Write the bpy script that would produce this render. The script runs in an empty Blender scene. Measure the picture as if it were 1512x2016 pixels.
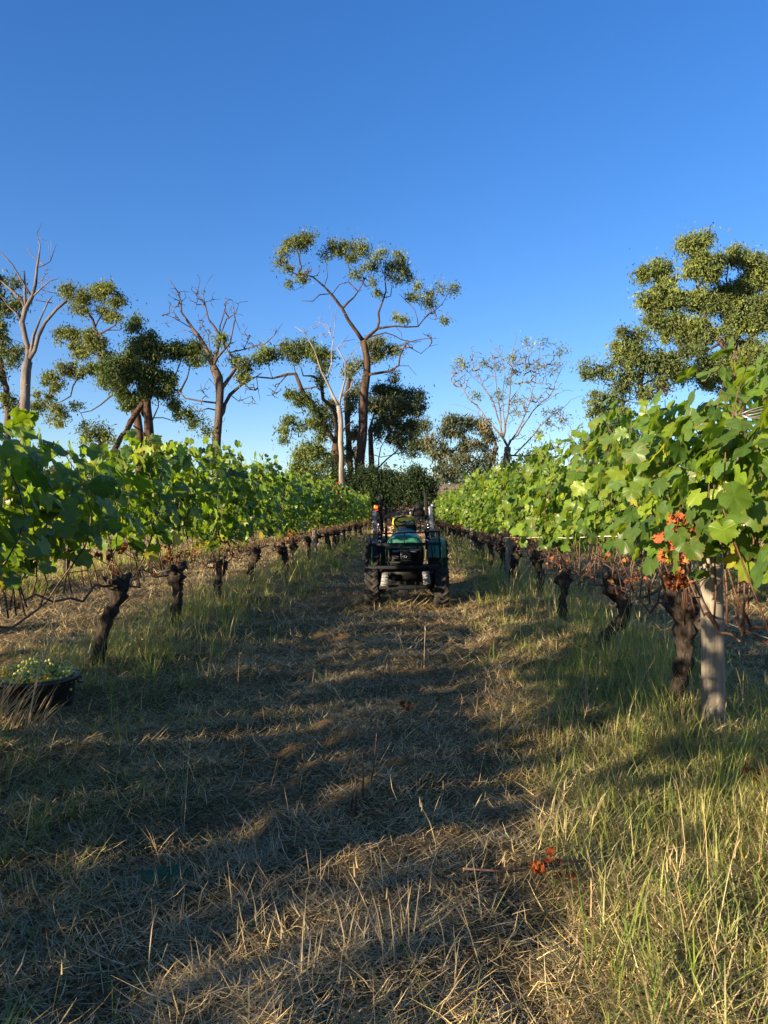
import bpy, math, random
import numpy as np
from mathutils import Vector, Matrix
R = math.radians
rng = np.random.default_rng(7)
random.seed(7)
S = bpy.context.scene
C = S.collection

# ------------------------------------------------------------------ camera
YAW = R(1.927)
CAMH = 1.6
F = 1456.0
cam = bpy.data.objects.new('camera', bpy.data.cameras.new('camera'))
C.objects.link(cam); S.camera = cam
cam.data.sensor_fit = 'VERTICAL'; cam.data.sensor_height = 36; cam.data.lens = 26
cam.data.clip_start = 0.05; cam.data.clip_end = 4000
cam.location = (0, 0, CAMH); cam.rotation_euler = (R(90), 0, YAW)

# ------------------------------------------------------------------ light
SUN_EL, SUN_BACK = R(11.4), R(40)     # sun to the left, 40 degrees behind the camera's shoulder
S.view_settings.view_transform = 'Standard'; S.view_settings.look = 'None'
S.view_settings.exposure = 1.74; S.view_settings.gamma = 1
sd = Vector((-math.cos(SUN_EL)*math.cos(SUN_BACK), -math.cos(SUN_EL)*math.sin(SUN_BACK), math.sin(SUN_EL)))
w = bpy.data.worlds.new('World'); S.world = w; w.use_nodes = True
nt = w.node_tree; bg = nt.nodes['Background']
sky = nt.nodes.new('ShaderNodeTexSky'); sky.sky_type = 'NISHITA'; sky.sun_disc = False
sky.sun_elevation = SUN_EL; sky.sun_rotation = math.atan2(sd.x, sd.y)
sky.air_density = 1.0; sky.dust_density = 0.4; sky.ozone_density = 3.0; sky.altitude = 100
hs = nt.nodes.new('ShaderNodeHueSaturation'); hs.inputs['Saturation'].default_value = 1.32; hs.inputs['Hue'].default_value = .512
gmn = nt.nodes.new('ShaderNodeGamma'); gmn.inputs[1].default_value = .86
nt.links.new(sky.outputs[0], gmn.inputs[0]); nt.links.new(gmn.outputs[0], hs.inputs['Color']); mxs = nt.nodes.new('ShaderNodeMix'); mxs.data_type = 'RGBA'; mxs.blend_type = 'MULTIPLY'; mxs.inputs[0].default_value = 1; mxs.inputs[7].default_value = (.84,.84,.94,1)
nt.links.new(hs.outputs[0], mxs.inputs[6]); nt.links.new(mxs.outputs[2], bg.inputs[0]); bg.inputs[1].default_value = 0.1
sun = bpy.data.objects.new('sun', bpy.data.lights.new('sun', 'SUN')); C.objects.link(sun)
sun.data.energy = 5.0; sun.data.angle = R(0.6); sun.data.color = (1.0, 0.79, 0.52)
sun.rotation_euler = (-sd).to_track_quat('-Z', 'Y').to_euler()

# ------------------------------------------------------------------ helpers
def at(px, py, D):
    u = (px-756)/F; v = (1008-py)/F
    dx = u*math.cos(YAW)-math.sin(YAW); dy = u*math.sin(YAW)+math.cos(YAW)
    k = D/dy
    return np.array([dx*k, D, CAMH+v*k])
def tag(o, label=None, cat=None, group=None, kind=None):
    if label: o['label'] = label
    if cat: o['category'] = cat
    if group: o['group'] = group
    if kind: o['kind'] = kind
    return o
def empty(name, loc=(0,0,0), rz=0):
    o = bpy.data.objects.new(name, None); C.objects.link(o)
    o.location = loc; o.rotation_euler = (0,0,rz); o.empty_display_size = .2
    return o
def link(name, me, parent=None, mat=None):
    o = bpy.data.objects.new(name, me); C.objects.link(o)
    if parent: o.parent = parent
    if mat is not None and len(me.materials) == 0: me.materials.append(mat)
    return o
def copy_tree(o, parent=None):
    c = o.copy(); C.objects.link(c); c.parent = parent
    for ch in list(o.children): copy_tree(ch, c)
    return c
def mesh(name, V, F3=None, F4=None, col=None, uv=None, smooth=False, mat=None):
    V = np.asarray(V, np.float32).reshape(-1,3)
    F3 = np.zeros((0,3), np.int32) if F3 is None or len(F3)==0 else np.asarray(F3, np.int32).reshape(-1,3)
    F4 = np.zeros((0,4), np.int32) if F4 is None or len(F4)==0 else np.asarray(F4, np.int32).reshape(-1,4)
    me = bpy.data.meshes.new(name)
    me.vertices.add(len(V)); me.vertices.foreach_set('co', V.ravel())
    loops = np.concatenate([F3.ravel(), F4.ravel()]).astype(np.int32)
    me.loops.add(len(loops)); me.loops.foreach_set('vertex_index', loops)
    n = len(F3)+len(F4); me.polygons.add(n)
    starts = np.concatenate([np.arange(len(F3))*3, len(F3)*3+np.arange(len(F4))*4]).astype(np.int32)
    me.polygons.foreach_set('loop_start', starts)
    if smooth: me.polygons.foreach_set('use_smooth', np.ones(n, bool))
    if col is not None:
        a = me.color_attributes.new('col', 'FLOAT_COLOR', 'POINT')
        c4 = np.ones((len(V),4), np.float32); c4[:,:3] = col
        a.data.foreach_set('color', c4.ravel())
    if uv is not None:
        l = me.uv_layers.new(name='UVMap'); l.data.foreach_set('uv', np.asarray(uv, np.float32)[loops].ravel())
    me.update(calc_edges=True); me.validate()
    if mat is not None: me.materials.append(mat)
    return me

class MB:
    """collects shapes into one mesh"""
    def __init__(s): s.V=[]; s.F3=[]; s.F4=[]; s.n=0
    def add(s, V, F3=None, F4=None):
        V=np.asarray(V,float).reshape(-1,3)
        if F3 is not None and len(F3): s.F3.append(np.asarray(F3).reshape(-1,3)+s.n)
        if F4 is not None and len(F4): s.F4.append(np.asarray(F4).reshape(-1,4)+s.n)
        s.V.append(V); s.n+=len(V); return s
    def box(s, c, d, rot=None):
        x,y,z=np.array(d)/2
        V=np.array([[-x,-y,-z],[x,-y,-z],[x,y,-z],[-x,y,-z],[-x,-y,z],[x,-y,z],[x,y,z],[-x,y,z]])
        if rot is not None:
            M=np.array(Matrix.Rotation(rot[0],3,'X') @ Matrix.Rotation(rot[1],3,'Y') @ Matrix.Rotation(rot[2],3,'Z')); V=V@M.T
        return s.add(V+np.array(c), None, [[0,3,2,1],[4,5,6,7],[0,1,5,4],[1,2,6,5],[2,3,7,6],[3,0,4,7]])
    def tube(s, P, rad, k=8, cap=True, noise=0, seed=0):
        P=np.asarray(P,float); n=len(P)
        rad=np.broadcast_to(np.asarray(rad,float),(n,)) if np.ndim(rad)<=1 else rad
        T=np.gradient(P,axis=0); T/= (np.linalg.norm(T,axis=1,keepdims=True)+1e-9)
        ref=np.array([0,0,1.]) if abs(T[0][2])<.9 else np.array([1.,0,0])
        N=np.cross(T[0],ref); N/=np.linalg.norm(N)
        rings=[]; a=np.arange(k)*2*np.pi/k; g=np.random.default_rng(seed) if noise else None
        for i in range(n):
            N=N-T[i]*N.dot(T[i]); N/=np.linalg.norm(N)+1e-9; B=np.cross(T[i],N)
            r=rad[i]*(1+ (noise*g.normal(size=k) if noise else 0))
            rings.append(P[i]+ (np.cos(a)*r)[:,None]*N + (np.sin(a)*r)[:,None]*B)
        V=np.concatenate(rings); i=np.arange(n-1)[:,None]*k; j=np.arange(k)[None]; j2=(j+1)%k
        Q=np.stack([i+j,i+j2,i+k+j2,i+k+j],-1).reshape(-1,4)
        F3=[]
        if cap:
            V=np.concatenate([V,P[:1],P[-1:]]); c0=n*k; c1=c0+1
            F3=[[c0,(q+1)%k,q] for q in range(k)]+[[c1,(n-1)*k+q,(n-1)*k+(q+1)%k] for q in range(k)]
        return s.add(V,F3,Q)
    def cyl(s, a, b, r, k=16, r2=None):
        return s.tube([a,b],[r,r if r2 is None else r2],k)
    def lathe(s, prof, k=32, axis='Z', c=(0,0,0), closed=False):
        prof=np.asarray(prof,float); n=len(prof); a=np.arange(k)*2*np.pi/k
        V=np.stack([prof[:,0][:,None]*np.cos(a), prof[:,0][:,None]*np.sin(a), np.repeat(prof[:,1][:,None],k,1)],-1).reshape(-1,3)
        if axis=='X': V=V[:,[2,0,1]]
        if axis=='Y': V=V[:,[0,2,1]]
        i=np.arange(n if closed else n-1)[:,None]*k; j=np.arange(k)[None]; j2=(j+1)%k; i2=(i+k)%(n*k)
        return s.add(V+np.array(c),None,np.stack([i+j,i+j2,i2+j2,i2+j],-1).reshape(-1,4))
    def prism(s, out, y0, y1):       # outline in x,z pushed along y
        out=np.asarray(out,float); n=len(out)
        V=np.concatenate([np.stack([out[:,0],np.full(n,y0),out[:,1]],-1), np.stack([out[:,0],np.full(n,y1),out[:,1]],-1)])
        cc=out.mean(0); V=np.concatenate([V,[[cc[0],y0,cc[1]],[cc[0],y1,cc[1]]]])
        i=np.arange(n); j=(i+1)%n
        return s.add(V, np.concatenate([np.stack([np.full(n,2*n),i,j],-1),np.stack([np.full(n,2*n+1),n+j,n+i],-1)]), np.stack([i,i+n,j+n,j],-1))
    def me(s, name, mat=None, smooth=False, col=None):
        return mesh(name, np.concatenate(s.V), np.concatenate(s.F3) if s.F3 else None, np.concatenate(s.F4) if s.F4 else None, col, None, smooth, mat)
    def build(s, name, mat, parent=None, smooth=False, bevel=0):
        o=link(name, s.me(name,mat,smooth), parent)
        if bevel:
            b=o.modifiers.new('bevel','BEVEL'); b.width=bevel; b.segments=2; b.limit_method='ANGLE'
        return o

# ------------------------------------------------------------------ materials
def newmat(name):
    m=bpy.data.materials.new(name); m.use_nodes=True; t=m.node_tree
    return m, t, t.nodes['Principled BSDF'], t.nodes['Material Output']
def N(t, typ, **kw):
    n=t.nodes.new(typ)
    for k,v in kw.items(): setattr(n,k,v)
    return n
def plain(name, col, rough=.5, metal=0, bump=0, bscale=60, var=.0, vscale=8, dirt=None):
    m,t,p,o=newmat(name); p.inputs['Roughness'].default_value=rough; p.inputs['Metallic'].default_value=metal
    p.inputs['Base Color'].default_value=(*col,1)
    tc=N(t,'ShaderNodeTexCoord')
    if var or dirt:
        no=N(t,'ShaderNodeTexNoise'); no.inputs['Scale'].default_value=vscale; no.inputs['Detail'].default_value=6; no.inputs['Roughness'].default_value=.65
        t.links.new(tc.outputs['Object'],no.inputs['Vector'])
        r=N(t,'ShaderNodeValToRGB'); r.color_ramp.elements[0].position=.35; r.color_ramp.elements[1].position=.7
        d=dirt if dirt else tuple(c*(1-var) for c in col)
        r.color_ramp.elements[0].color=(*col,1); r.color_ramp.elements[1].color=(*d,1)
        t.links.new(no.outputs['Fac'],r.inputs[0]); t.links.new(r.outputs[0],p.inputs['Base Color'])
    if bump:
        n2=N(t,'ShaderNodeTexNoise'); n2.inputs['Scale'].default_value=bscale; n2.inputs['Detail'].default_value=5
        t.links.new(tc.outputs['Object'],n2.inputs['Vector'])
        b=N(t,'ShaderNodeBump'); b.inputs['Strength'].default_value=bump; b.inputs['Distance'].default_value=.02
        t.links.new(n2.outputs['Fac'],b.inputs['Height']); t.links.new(b.outputs[0],p.inputs['Normal'])
    return m
def leafmat(name, trans=.4, tcol=(1.7,1.7,.55), rough=.45, spec=.4, veins=False, back=1.25):
    m,t,p,o=newmat(name)
    a=N(t,'ShaderNodeAttribute'); a.attribute_name='col'
    colout=a.outputs['Color']
    if veins:
        uv=N(t,'ShaderNodeUVMap'); sx=N(t,'ShaderNodeSeparateXYZ'); t.links.new(uv.outputs[0],sx.inputs[0])
        def M(op,x,y=None):
            n=N(t,'ShaderNodeMath',operation=op)
            for i,q in enumerate((x,y)):
                if q is None: continue
                if isinstance(q,(int,float)): n.inputs[i].default_value=q
                else: t.links.new(q,n.inputs[i])
            return n.outputs[0]
        ang=M('ARCTAN2',sx.outputs[0],sx.outputs[1]); rr=M('SQRT',M('ADD',M('POWER',sx.outputs[0],2),M('POWER',sx.outputs[1],2)))
        d=M('MULTIPLY',M('ABSOLUTE',M('SINE',M('MULTIPLY',ang,180/57*.5*1.0))),rr)
        main=N(t,'ShaderNodeMapRange'); main.inputs[1].default_value=.0; main.inputs[2].default_value=.07; main.inputs[3].default_value=1; main.inputs[4].default_value=0
        t.links.new(d,main.inputs[0])
        # side veins
        wv=M('ABSOLUTE',M('SINE',M('ADD',M('MULTIPLY',rr,16),M('MULTIPLY',M('ABSOLUTE',M('SINE',M('MULTIPLY',ang,180/57*.5))),9))))
        mx=N(t,'ShaderNodeMix',data_type='RGBA'); t.links.new(main.outputs[0],mx.inputs[0]); t.links.new(a.outputs['Color'],mx.inputs[6])
        br=N(t,'ShaderNodeMix',data_type='RGBA',blend_type='MULTIPLY'); br.inputs[0].default_value=1; t.links.new(a.outputs['Color'],br.inputs[6]); br.inputs[7].default_value=(1.18,1.15,1.1,1)
        t.links.new(br.outputs[2],mx.inputs[7]); colout=mx.outputs[2]
        b=N(t,'ShaderNodeBump'); b.inputs['Strength'].default_value=.3; b.inputs['Distance'].default_value=.005
        t.links.new(M('ADD',M('MULTIPLY',wv,.08),M('MULTIPLY',main.outputs[0],-1)),b.inputs['Height']); t.links.new(b.outputs[0],p.inputs['Normal'])
    g=N(t,'ShaderNodeNewGeometry')
    bk=N(t,'ShaderNodeMix',data_type='RGBA'); t.links.new(g.outputs['Backfacing'],bk.inputs[0]); t.links.new(colout,bk.inputs[6])
    bm=N(t,'ShaderNodeMix',data_type='RGBA',blend_type='MULTIPLY'); bm.inputs[0].default_value=1; t.links.new(colout,bm.inputs[6]); bm.inputs[7].default_value=(back,back,back*1.2,1)
    t.links.new(bm.outputs[2],bk.inputs[7])
    t.links.new(bk.outputs[2],p.inputs['Base Color'])
    p.inputs['Roughness'].default_value=rough; p.inputs['Specular IOR Level'].default_value=spec
    if trans:
        tr=N(t,'ShaderNodeBsdfTranslucent'); tm=N(t,'ShaderNodeMix',data_type='RGBA',blend_type='MULTIPLY'); tm.inputs[0].default_value=1
        t.links.new(colout,tm.inputs[6]); tm.inputs[7].default_value=(*tcol,1); t.links.new(tm.outputs[2],tr.inputs[0])
        ms=N(t,'ShaderNodeMixShader'); ms.inputs[0].default_value=trans
        t.links.new(p.outputs[0],ms.inputs[1]); t.links.new(tr.outputs[0],ms.inputs[2]); t.links.new(ms.outputs[0],o.inputs[0])
    return m
def barkmat(name, c0, c1, scale=6, stretch=.18, bump=.8, dist=.03):
    m,t,p,o=newmat(name); p.inputs['Roughness'].default_value=.9; p.inputs['Specular IOR Level'].default_value=.15
    tc=N(t,'ShaderNodeTexCoord'); mp=N(t,'ShaderNodeMapping'); mp.inputs['Scale'].default_value=(1,1,stretch)
    t.links.new(tc.outputs['Object'],mp.inputs[0])
    no=N(t,'ShaderNodeTexNoise'); no.inputs['Scale'].default_value=scale; no.inputs['Detail'].default_value=8; no.inputs['Roughness'].default_value=.7
    t.links.new(mp.outputs[0],no.inputs['Vector'])
    r=N(t,'ShaderNodeValToRGB'); r.color_ramp.elements[0].position=.36; r.color_ramp.elements[1].position=.64
    r.color_ramp.elements[0].color=(*c0,1); r.color_ramp.elements[1].color=(*c1,1)
    t.links.new(no.outputs['Fac'],r.inputs[0]); t.links.new(r.outputs[0],p.inputs['Base Color'])
    b=N(t,'ShaderNodeBump'); b.inputs['Strength'].default_value=bump; b.inputs['Distance'].default_value=dist
    t.links.new(no.outputs['Fac'],b.inputs['Height']); t.links.new(b.outputs[0],p.inputs['Normal'])
    return m
M_GRAPE = leafmat('vine_leaf', .47, (2.0,1.9,.5), .40, .45, True)
M_DEAD = leafmat('dead_leaf', .25, (1.5,1.2,.9), .7, .1, False, 1.1)
M_EUC = leafmat('gum_leaf', .25, (1.6,1.5,.6), .65, .15, False, 1.05)
M_GRASS = leafmat('grass_blade', .35, (1.3,1.3,.7), .55, .25, False, 1.0)
M_STRAW = leafmat('straw', .18, (1.3,1.2,1), .6, .2, False, 1.0)
M_VINEBARK = barkmat('vine_bark', (.008,.006,.005), (.075,.06,.05), 30, .22, 1, .03)
M_CANE = plain('cane', (.095,.045,.028), .5, var=.5, vscale=25, bump=.3, bscale=60)
M_BARK = barkmat('brown_bark', (.022,.015,.012), (.10,.066,.048), 4, .15, 1, .06)
M_REDBARK = barkmat('red_bark', (.028,.021,.018), (.125,.092,.074), 4, .15, 1, .06)
M_GREYBARK = barkmat('grey_bark', (.055,.048,.045), (.20,.175,.16), 3, .12, .8, .04)
M_PALEBARK = barkmat('pale_bark', (.09,.075,.065), (.30,.26,.22), 3, .12, .6, .03)
M_POST = barkmat('weathered_wood', (.12,.105,.085), (.29,.255,.21), 22, .05, .35, .004)
M_WIRE = plain('wire', (.30,.30,.29), .45, .6)
M_STRING = plain('dripline_cord', (.62,.6,.55), .6)

# ------------------------------------------------------------------ terrain
ROWS = {'L1':-2.85, 'L2':-7.8, 'R1':2.1, 'R2':7.05}
def sm(a,b,x): t=np.clip((x-a)/(b-a),0,1); return t*t*(3-2*t)
def hgt(x, y):
    x=np.asarray(x,float); y=np.asarray(y,float); z=np.zeros(np.broadcast(x,y).shape)
    fade=sm(70,55,y)
    xm = x
    for r in ROWS.values(): z = z + .16*np.exp(-((xm-r)/.65)**2)*fade
    for c in (-.37,): 
        for s in (-.75,.75): z = z - .045*np.exp(-((x-c-s - .08*np.sin(y*.5))/.3)**2)*fade
    z = z + (.022*np.sin(x*3.1+y*1.7+.5)+.018*np.sin(x*5.3-y*3.9)+.022*np.sin(y*2.3-x*1.2+2)+.009*np.sin(x*9.1+y*8.3)+.009*np.sin(-x*7.3+y*12.1))*sm(90,40,np.hypot(x,y))
    z = z + (.016*np.sin(x*12.3+2*np.sin(y*3))*np.sin(y*10.1+1.5*np.sin(x*4))+.010*np.sin(x*19+y*7))*sm(22,12,np.hypot(x,y))
    z = z + sm(58,260,y)*10.5 + sm(260,900,y)*6*(1+.4*np.sin(x*.01+1)) + sm(60,300,y)*1.2*np.sin(x*.03)
    return z
def axis(near, far, n1, n2):
    a=np.linspace(0,near,n1); b=near*(far/near)**(np.linspace(0,1,n2)[1:]); return np.concatenate([a,b])
ax=axis(6,1800,110,56); xs=np.concatenate([-ax[::-1],ax[1:]])
ay=axis(10,2200,170,76); ys=np.concatenate([-axis(4,200,12,12)[::-1],ay[1:]])
X,Y=np.meshgrid(xs,ys); Z=hgt(X,Y)
nx,ny=len(xs),len(ys); i=np.arange(ny-1)[:,None]*nx; j=np.arange(nx-1)[None]
Q=np.stack([i+j,i+j+1,i+nx+j+1,i+nx+j],-1).reshape(-1,4)
gm,t,p,o=newmat('ground_soil'); p.inputs['Roughness'].default_value=1; p.inputs['Specular IOR Level'].default_value=.05
tc=N(t,'ShaderNodeTexCoord')
n1=N(t,'ShaderNodeTexNoise'); n1.inputs['Scale'].default_value=1.3; n1.inputs['Detail'].default_value=8; n1.inputs['Roughness'].default_value=.7
n2=N(t,'ShaderNodeTexNoise'); n2.inputs['Scale'].default_value=45; n2.inputs['Detail'].default_value=6; n2.inputs['Roughness'].default_value=.75
t.links.new(tc.outputs['Object'],n1.inputs['Vector']); t.links.new(tc.outputs['Object'],n2.inputs['Vector'])
r1=N(t,'ShaderNodeValToRGB'); e=r1.color_ramp.elements; e[0].position=.38; e[0].color=(.05,.037,.022,1); e[1].position=.62; e[1].color=(.27,.195,.11,1)
t.links.new(n2.outputs['Fac'],r1.inputs[0])
r2=N(t,'ShaderNodeValToRGB'); e=r2.color_ramp.elements; e[0].position=.42; e[0].color=(.7,.8,.6,1); e[1].position=.6; e[1].color=(1.3,1.15,1,1)
t.links.new(n1.outputs['Fac'],r2.inputs[0])
mu=N(t,'ShaderNodeMix',data_type='RGBA',blend_type='MULTIPLY'); mu.inputs[0].default_value=1; t.links.new(r1.outputs[0],mu.inputs[6]); t.links.new(r2.outputs[0],mu.inputs[7])
# far paddocks are dry grass
sp=N(t,'ShaderNodeSeparateXYZ'); t.links.new(tc.outputs['Object'],sp.inputs[0])
mr=N(t,'ShaderNodeMapRange'); mr.inputs[1].default_value=30; mr.inputs[2].default_value=60; t.links.new(sp.outputs[1],mr.inputs[0])
n3=N(t,'ShaderNodeTexNoise'); n3.inputs['Scale'].default_value=.15; n3.inputs['Detail'].default_value=8; t.links.new(tc.outputs['Object'],n3.inputs['Vector'])
r3=N(t,'ShaderNodeValToRGB'); e=r3.color_ramp.elements; e[0].position=.4; e[0].color=(.17,.14,.07,1); e[1].position=.62; e[1].color=(.36,.27,.17,1); t.links.new(n3.outputs['Fac'],r3.inputs[0])
mf=N(t,'ShaderNodeMix',data_type='RGBA'); t.links.new(mr.outputs[0],mf.inputs[0]); t.links.new(mu.outputs[2],mf.inputs[6]); t.links.new(r3.outputs[0],mf.inputs[7])
t.links.new(mf.outputs[2],p.inputs['Base Color'])
b=N(t,'ShaderNodeBump'); b.inputs['Strength'].default_value=1; b.inputs['Distance'].default_value=.03; t.links.new(n2.outputs['Fac'],b.inputs['Height']); t.links.new(b.outputs[0],p.inputs['Normal'])
g=link('ground', mesh('ground', np.stack([X,Y,Z],-1), None, Q, smooth=True, mat=gm)); tag(g,kind='structure')

def H(x,y): return float(hgt(x,y))
def fbm0(x,y): return (np.sin(x*2+y*1.3)+np.sin(y*3.1-x*1.7+1)+.6*np.sin(x*6+y*5)+.5*np.sin(y*9-x*7))/2
# ------------------------------------------------------------------ trees
def nrm(v): return v/(np.linalg.norm(v,axis=-1,keepdims=True)+1e-9)
def leaf_quads(P, size, gg, down=.5, aspect=.3):
    n=len(P); d=nrm(gg.normal(size=(n,3))+np.array([0,0,-down])); s=nrm(np.cross(d,gg.normal(size=(n,3))))
    L=(size*(.6+.8*gg.random(n)))[:,None]; W=L*aspect
    V=np.stack([P-d*L*.5, P+s*W*.5, P+d*L*.5, P-s*W*.5],1).reshape(-1,3)
    return V, np.arange(n*4).reshape(-1,4)
def tree(name, D, trunk, limbs, blobs, bark, label, cat, leafcol=(.06,.085,.03), rtwig=.022, dens=1.0, nleaf=70, lsize=.30, group=None, twigs=(), seed=1, dz=.5, depthk=.9, side=0, leafmat_=None, crowntag='crown', cr=.5, hang=.5, tipcol=(.13,.145,.03)):
    """trunk / limbs: (px,py,radius_px) polylines; blobs: (px,py,rx,ry) leaf masses; twigs: bare-twig regions"""
    gg=np.random.default_rng(seed); pxm=D/F
    root3=at(trunk[0][0],trunk[0][1],D); base=np.array([root3[0],D,float(hgt(root3[0],D))])
    nodes=[]; parent=[]; rads=[]; chains=[]
    def addchain(pts, rr, par):
        ids=[] if par is None else [par]
        for q,r in zip(pts,rr):
            nodes.append(np.array(q)); parent.append(ids[-1] if ids else -1); rads.append(r); ids.append(len(nodes)-1)
        chains.append(ids)
    def dense(P3,rr,jit):
        out=[];ro=[]
        P3=np.array(P3)
        for a in range(len(P3)-1):
            L=np.linalg.norm(P3[a+1]-P3[a]); k=max(1,int(L/.7))
            p0=P3[max(a-1,0)];p1=P3[a];p2=P3[a+1];p3=P3[min(a+2,len(P3)-1)]
            for s_ in range(1,k+1):
                u=s_/k; q=.5*((2*p1)+(-p0+p2)*u+(2*p0-5*p1+4*p2-p3)*u*u+(-p0+3*p1-3*p2+p3)*u**3)
                out.append(q+gg.normal(size=3)*jit*min(L,1.5)*(u<1)); ro.append(rr[a]*(1-u)+rr[a+1]*u)
        return out,ro
    tp=[base-np.array([0,0,.3])]+[at(a,b_,D) for a,b_,_ in trunk]; tr=[trunk[0][2]*pxm*1.25]+[c*pxm for *_,c in trunk]
    o_,ro=dense(tp,tr,.02); addchain([tp[0]]+o_,[tr[0]]+ro,None)
    for li in limbs:
        q0=at(li[0][0],li[0][1],D); A=np.array(nodes); dd=np.hypot(A[:,0]-q0[0],A[:,2]-q0[2]); k=int(np.argmin(dd)); y0=nodes[k][1]
        L=sum(math.hypot(li[a+1][0]-li[a][0],li[a+1][1]-li[a][1]) for a in range(len(li)-1))*pxm
        ye=gg.uniform(-dz,dz)*L; P3=[nodes[k]]; acc=0
        for a in range(1,len(li)):
            acc+=math.hypot(li[a][0]-li[a-1][0],li[a][1]-li[a-1][1])*pxm
            P3.append(at(li[a][0],li[a][1],y0+ye*acc/L))
        o_,ro=dense(P3,[c*pxm*(.76 if c>3 else .60) for *_,c in li],.05); addchain(o_,ro,k)
    nskel=len(nodes); A=np.array(nodes)
    targets=[]; tleaf=[]
    def blobpts(bl, leafy, crr, k_):
        for (bx,by,rx,ry) in bl:
            c=at(bx,by,D); dd=np.hypot(A[:,0]-c[0],A[:,2]-c[2]); kk=np.argsort(dd)[:3]; yc=A[kk[gg.integers(3)],1]
            a,b_=rx*pxm,ry*pxm; dp=(a+b_)/2*depthk
            n=max(2,int(k_*(4.2 if leafy else 2.6)*a*b_/(crr*crr)*(.6+.4*dp)))
            for _ in range(n):
                u=nrm(gg.normal(size=3))*gg.random()**.45*(1.1 if gg.random()<.12 else 1)
                targets.append(np.array([c[0]+u[0]*a, yc+u[1]*dp, c[2]+u[2]*b_])); tleaf.append(leafy)
    blobpts(blobs,True,cr,dens); blobpts(twigs,False,.55,5.0)
    if side:
        for q in A[6:]:
            if gg.random()<side:
                v=nrm(gg.normal(size=3)+np.array([0,0,.8])); targets.append(q+v*gg.uniform(.35,1.5)); tleaf.append(False)
    T=np.array(targets) if targets else np.zeros((0,3))
    if len(T):
        d0=np.array([np.min(np.linalg.norm(A-q,axis=1)) for q in T]); order=np.argsort(d0)
        cap=len(nodes)+len(T)*14; NA=np.zeros((cap,3)); NA[:len(nodes)]=A; nn=len(nodes)
        for k in order:
            q=T[k]; v=q-NA[:nn]; L=np.linalg.norm(v,axis=1); cost=L*(1+.5*np.maximum(0,-v[:,2]/(L+1e-6)))
            cost[:nskel]*=1.15
            b0=int(np.argmin(cost)); p0=NA[b0].copy(); L=L[b0]; ns=int(min(12,max(2,L/.45)))
            pr=parent[b0]; dr=nrm(p0-NA[pr]) if pr>=0 else np.array([0,0,1.])
            mid=p0*.5+q*.5+dr*L*.22+gg.normal(size=3)*L*(.10 if tleaf[k] else .05)+np.array([0,0,L*.06])
            pts=[]
            for s_ in range(1,ns+1):
                u=s_/ns; x_=(1-u)**2*p0+2*u*(1-u)*mid+u*u*q+gg.normal(size=3)*(.045 if tleaf[k] else .03)*(u<1)
                pts.append(x_)
            ids=[b0]
            for x_ in pts:
                nodes.append(x_); NA[nn]=x_; nn+=1; parent.append(ids[-1]); rads.append(0); ids.append(nn-1)
            chains.append(ids)
        cnt=np.zeros(nn); 
        for ids in chains[-len(T):]: cnt[ids[-1]]+=1
        for a in range(nn-1,nskel-1,-1):
            if parent[a]>=0: cnt[parent[a]]+=cnt[a]
        for a in range(nskel,nn): rads[a]=rtwig*max(cnt[a],1)**.42
    mb=MB()
    for ci,ids in enumerate(chains):
        P=np.array([nodes[a] for a in ids]); 
        rr=np.array([rads[a] for a in ids]); 
        if ci>0: rr[0]=min(rr[0],rr[1]*1.15)
        if ids[0]>=0 and len(P)>1:
            thick=rr.max(); mb.tube(P-base,rr*(1 if len(P)<3 else 1),8 if thick>.12 else (5 if thick>.05 else 3),cap=thick>.05,noise=.06 if thick>.12 else 0,seed=ci)
    root=empty(name,base); tag(root,label,cat,group)
    o1=link('trunk',mb.me('trunk',bark,True),root)
    lt=[q for q,l in zip(targets,tleaf) if l]
    if lt:
        P=[];COL=[]
        for q in lt:
            n=int(nleaf*2.3*gg.uniform(.5,1.3)); u=gg.normal(size=(n,3))*np.array([.56,.56,.48])*cr*gg.uniform(.55,1.3)*np.where(gg.random((n,1))<.25,1.5,1)
            P.append(q+u+np.array([0,0,-.10])); 
            yf=max(0,gg.normal(.25,.28)); base_c=np.array(leafcol)*(1-yf)+np.array(tipcol)*yf
            c=base_c*1.45*gg.uniform(.75,1.3)*(gg.uniform(.85,1.15,size=(n,1))); COL.append(c)
        P=np.concatenate(P)-base; COL=np.concatenate(COL)
        V,Fq=leaf_quads(P,lsize*.92,gg,hang+.5,.30)
        link(crowntag,mesh(crowntag,V,None,Fq,col=np.repeat(COL,4,0),mat=leafmat_ or M_EUC),root)
    return root

exec_trees=True
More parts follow.
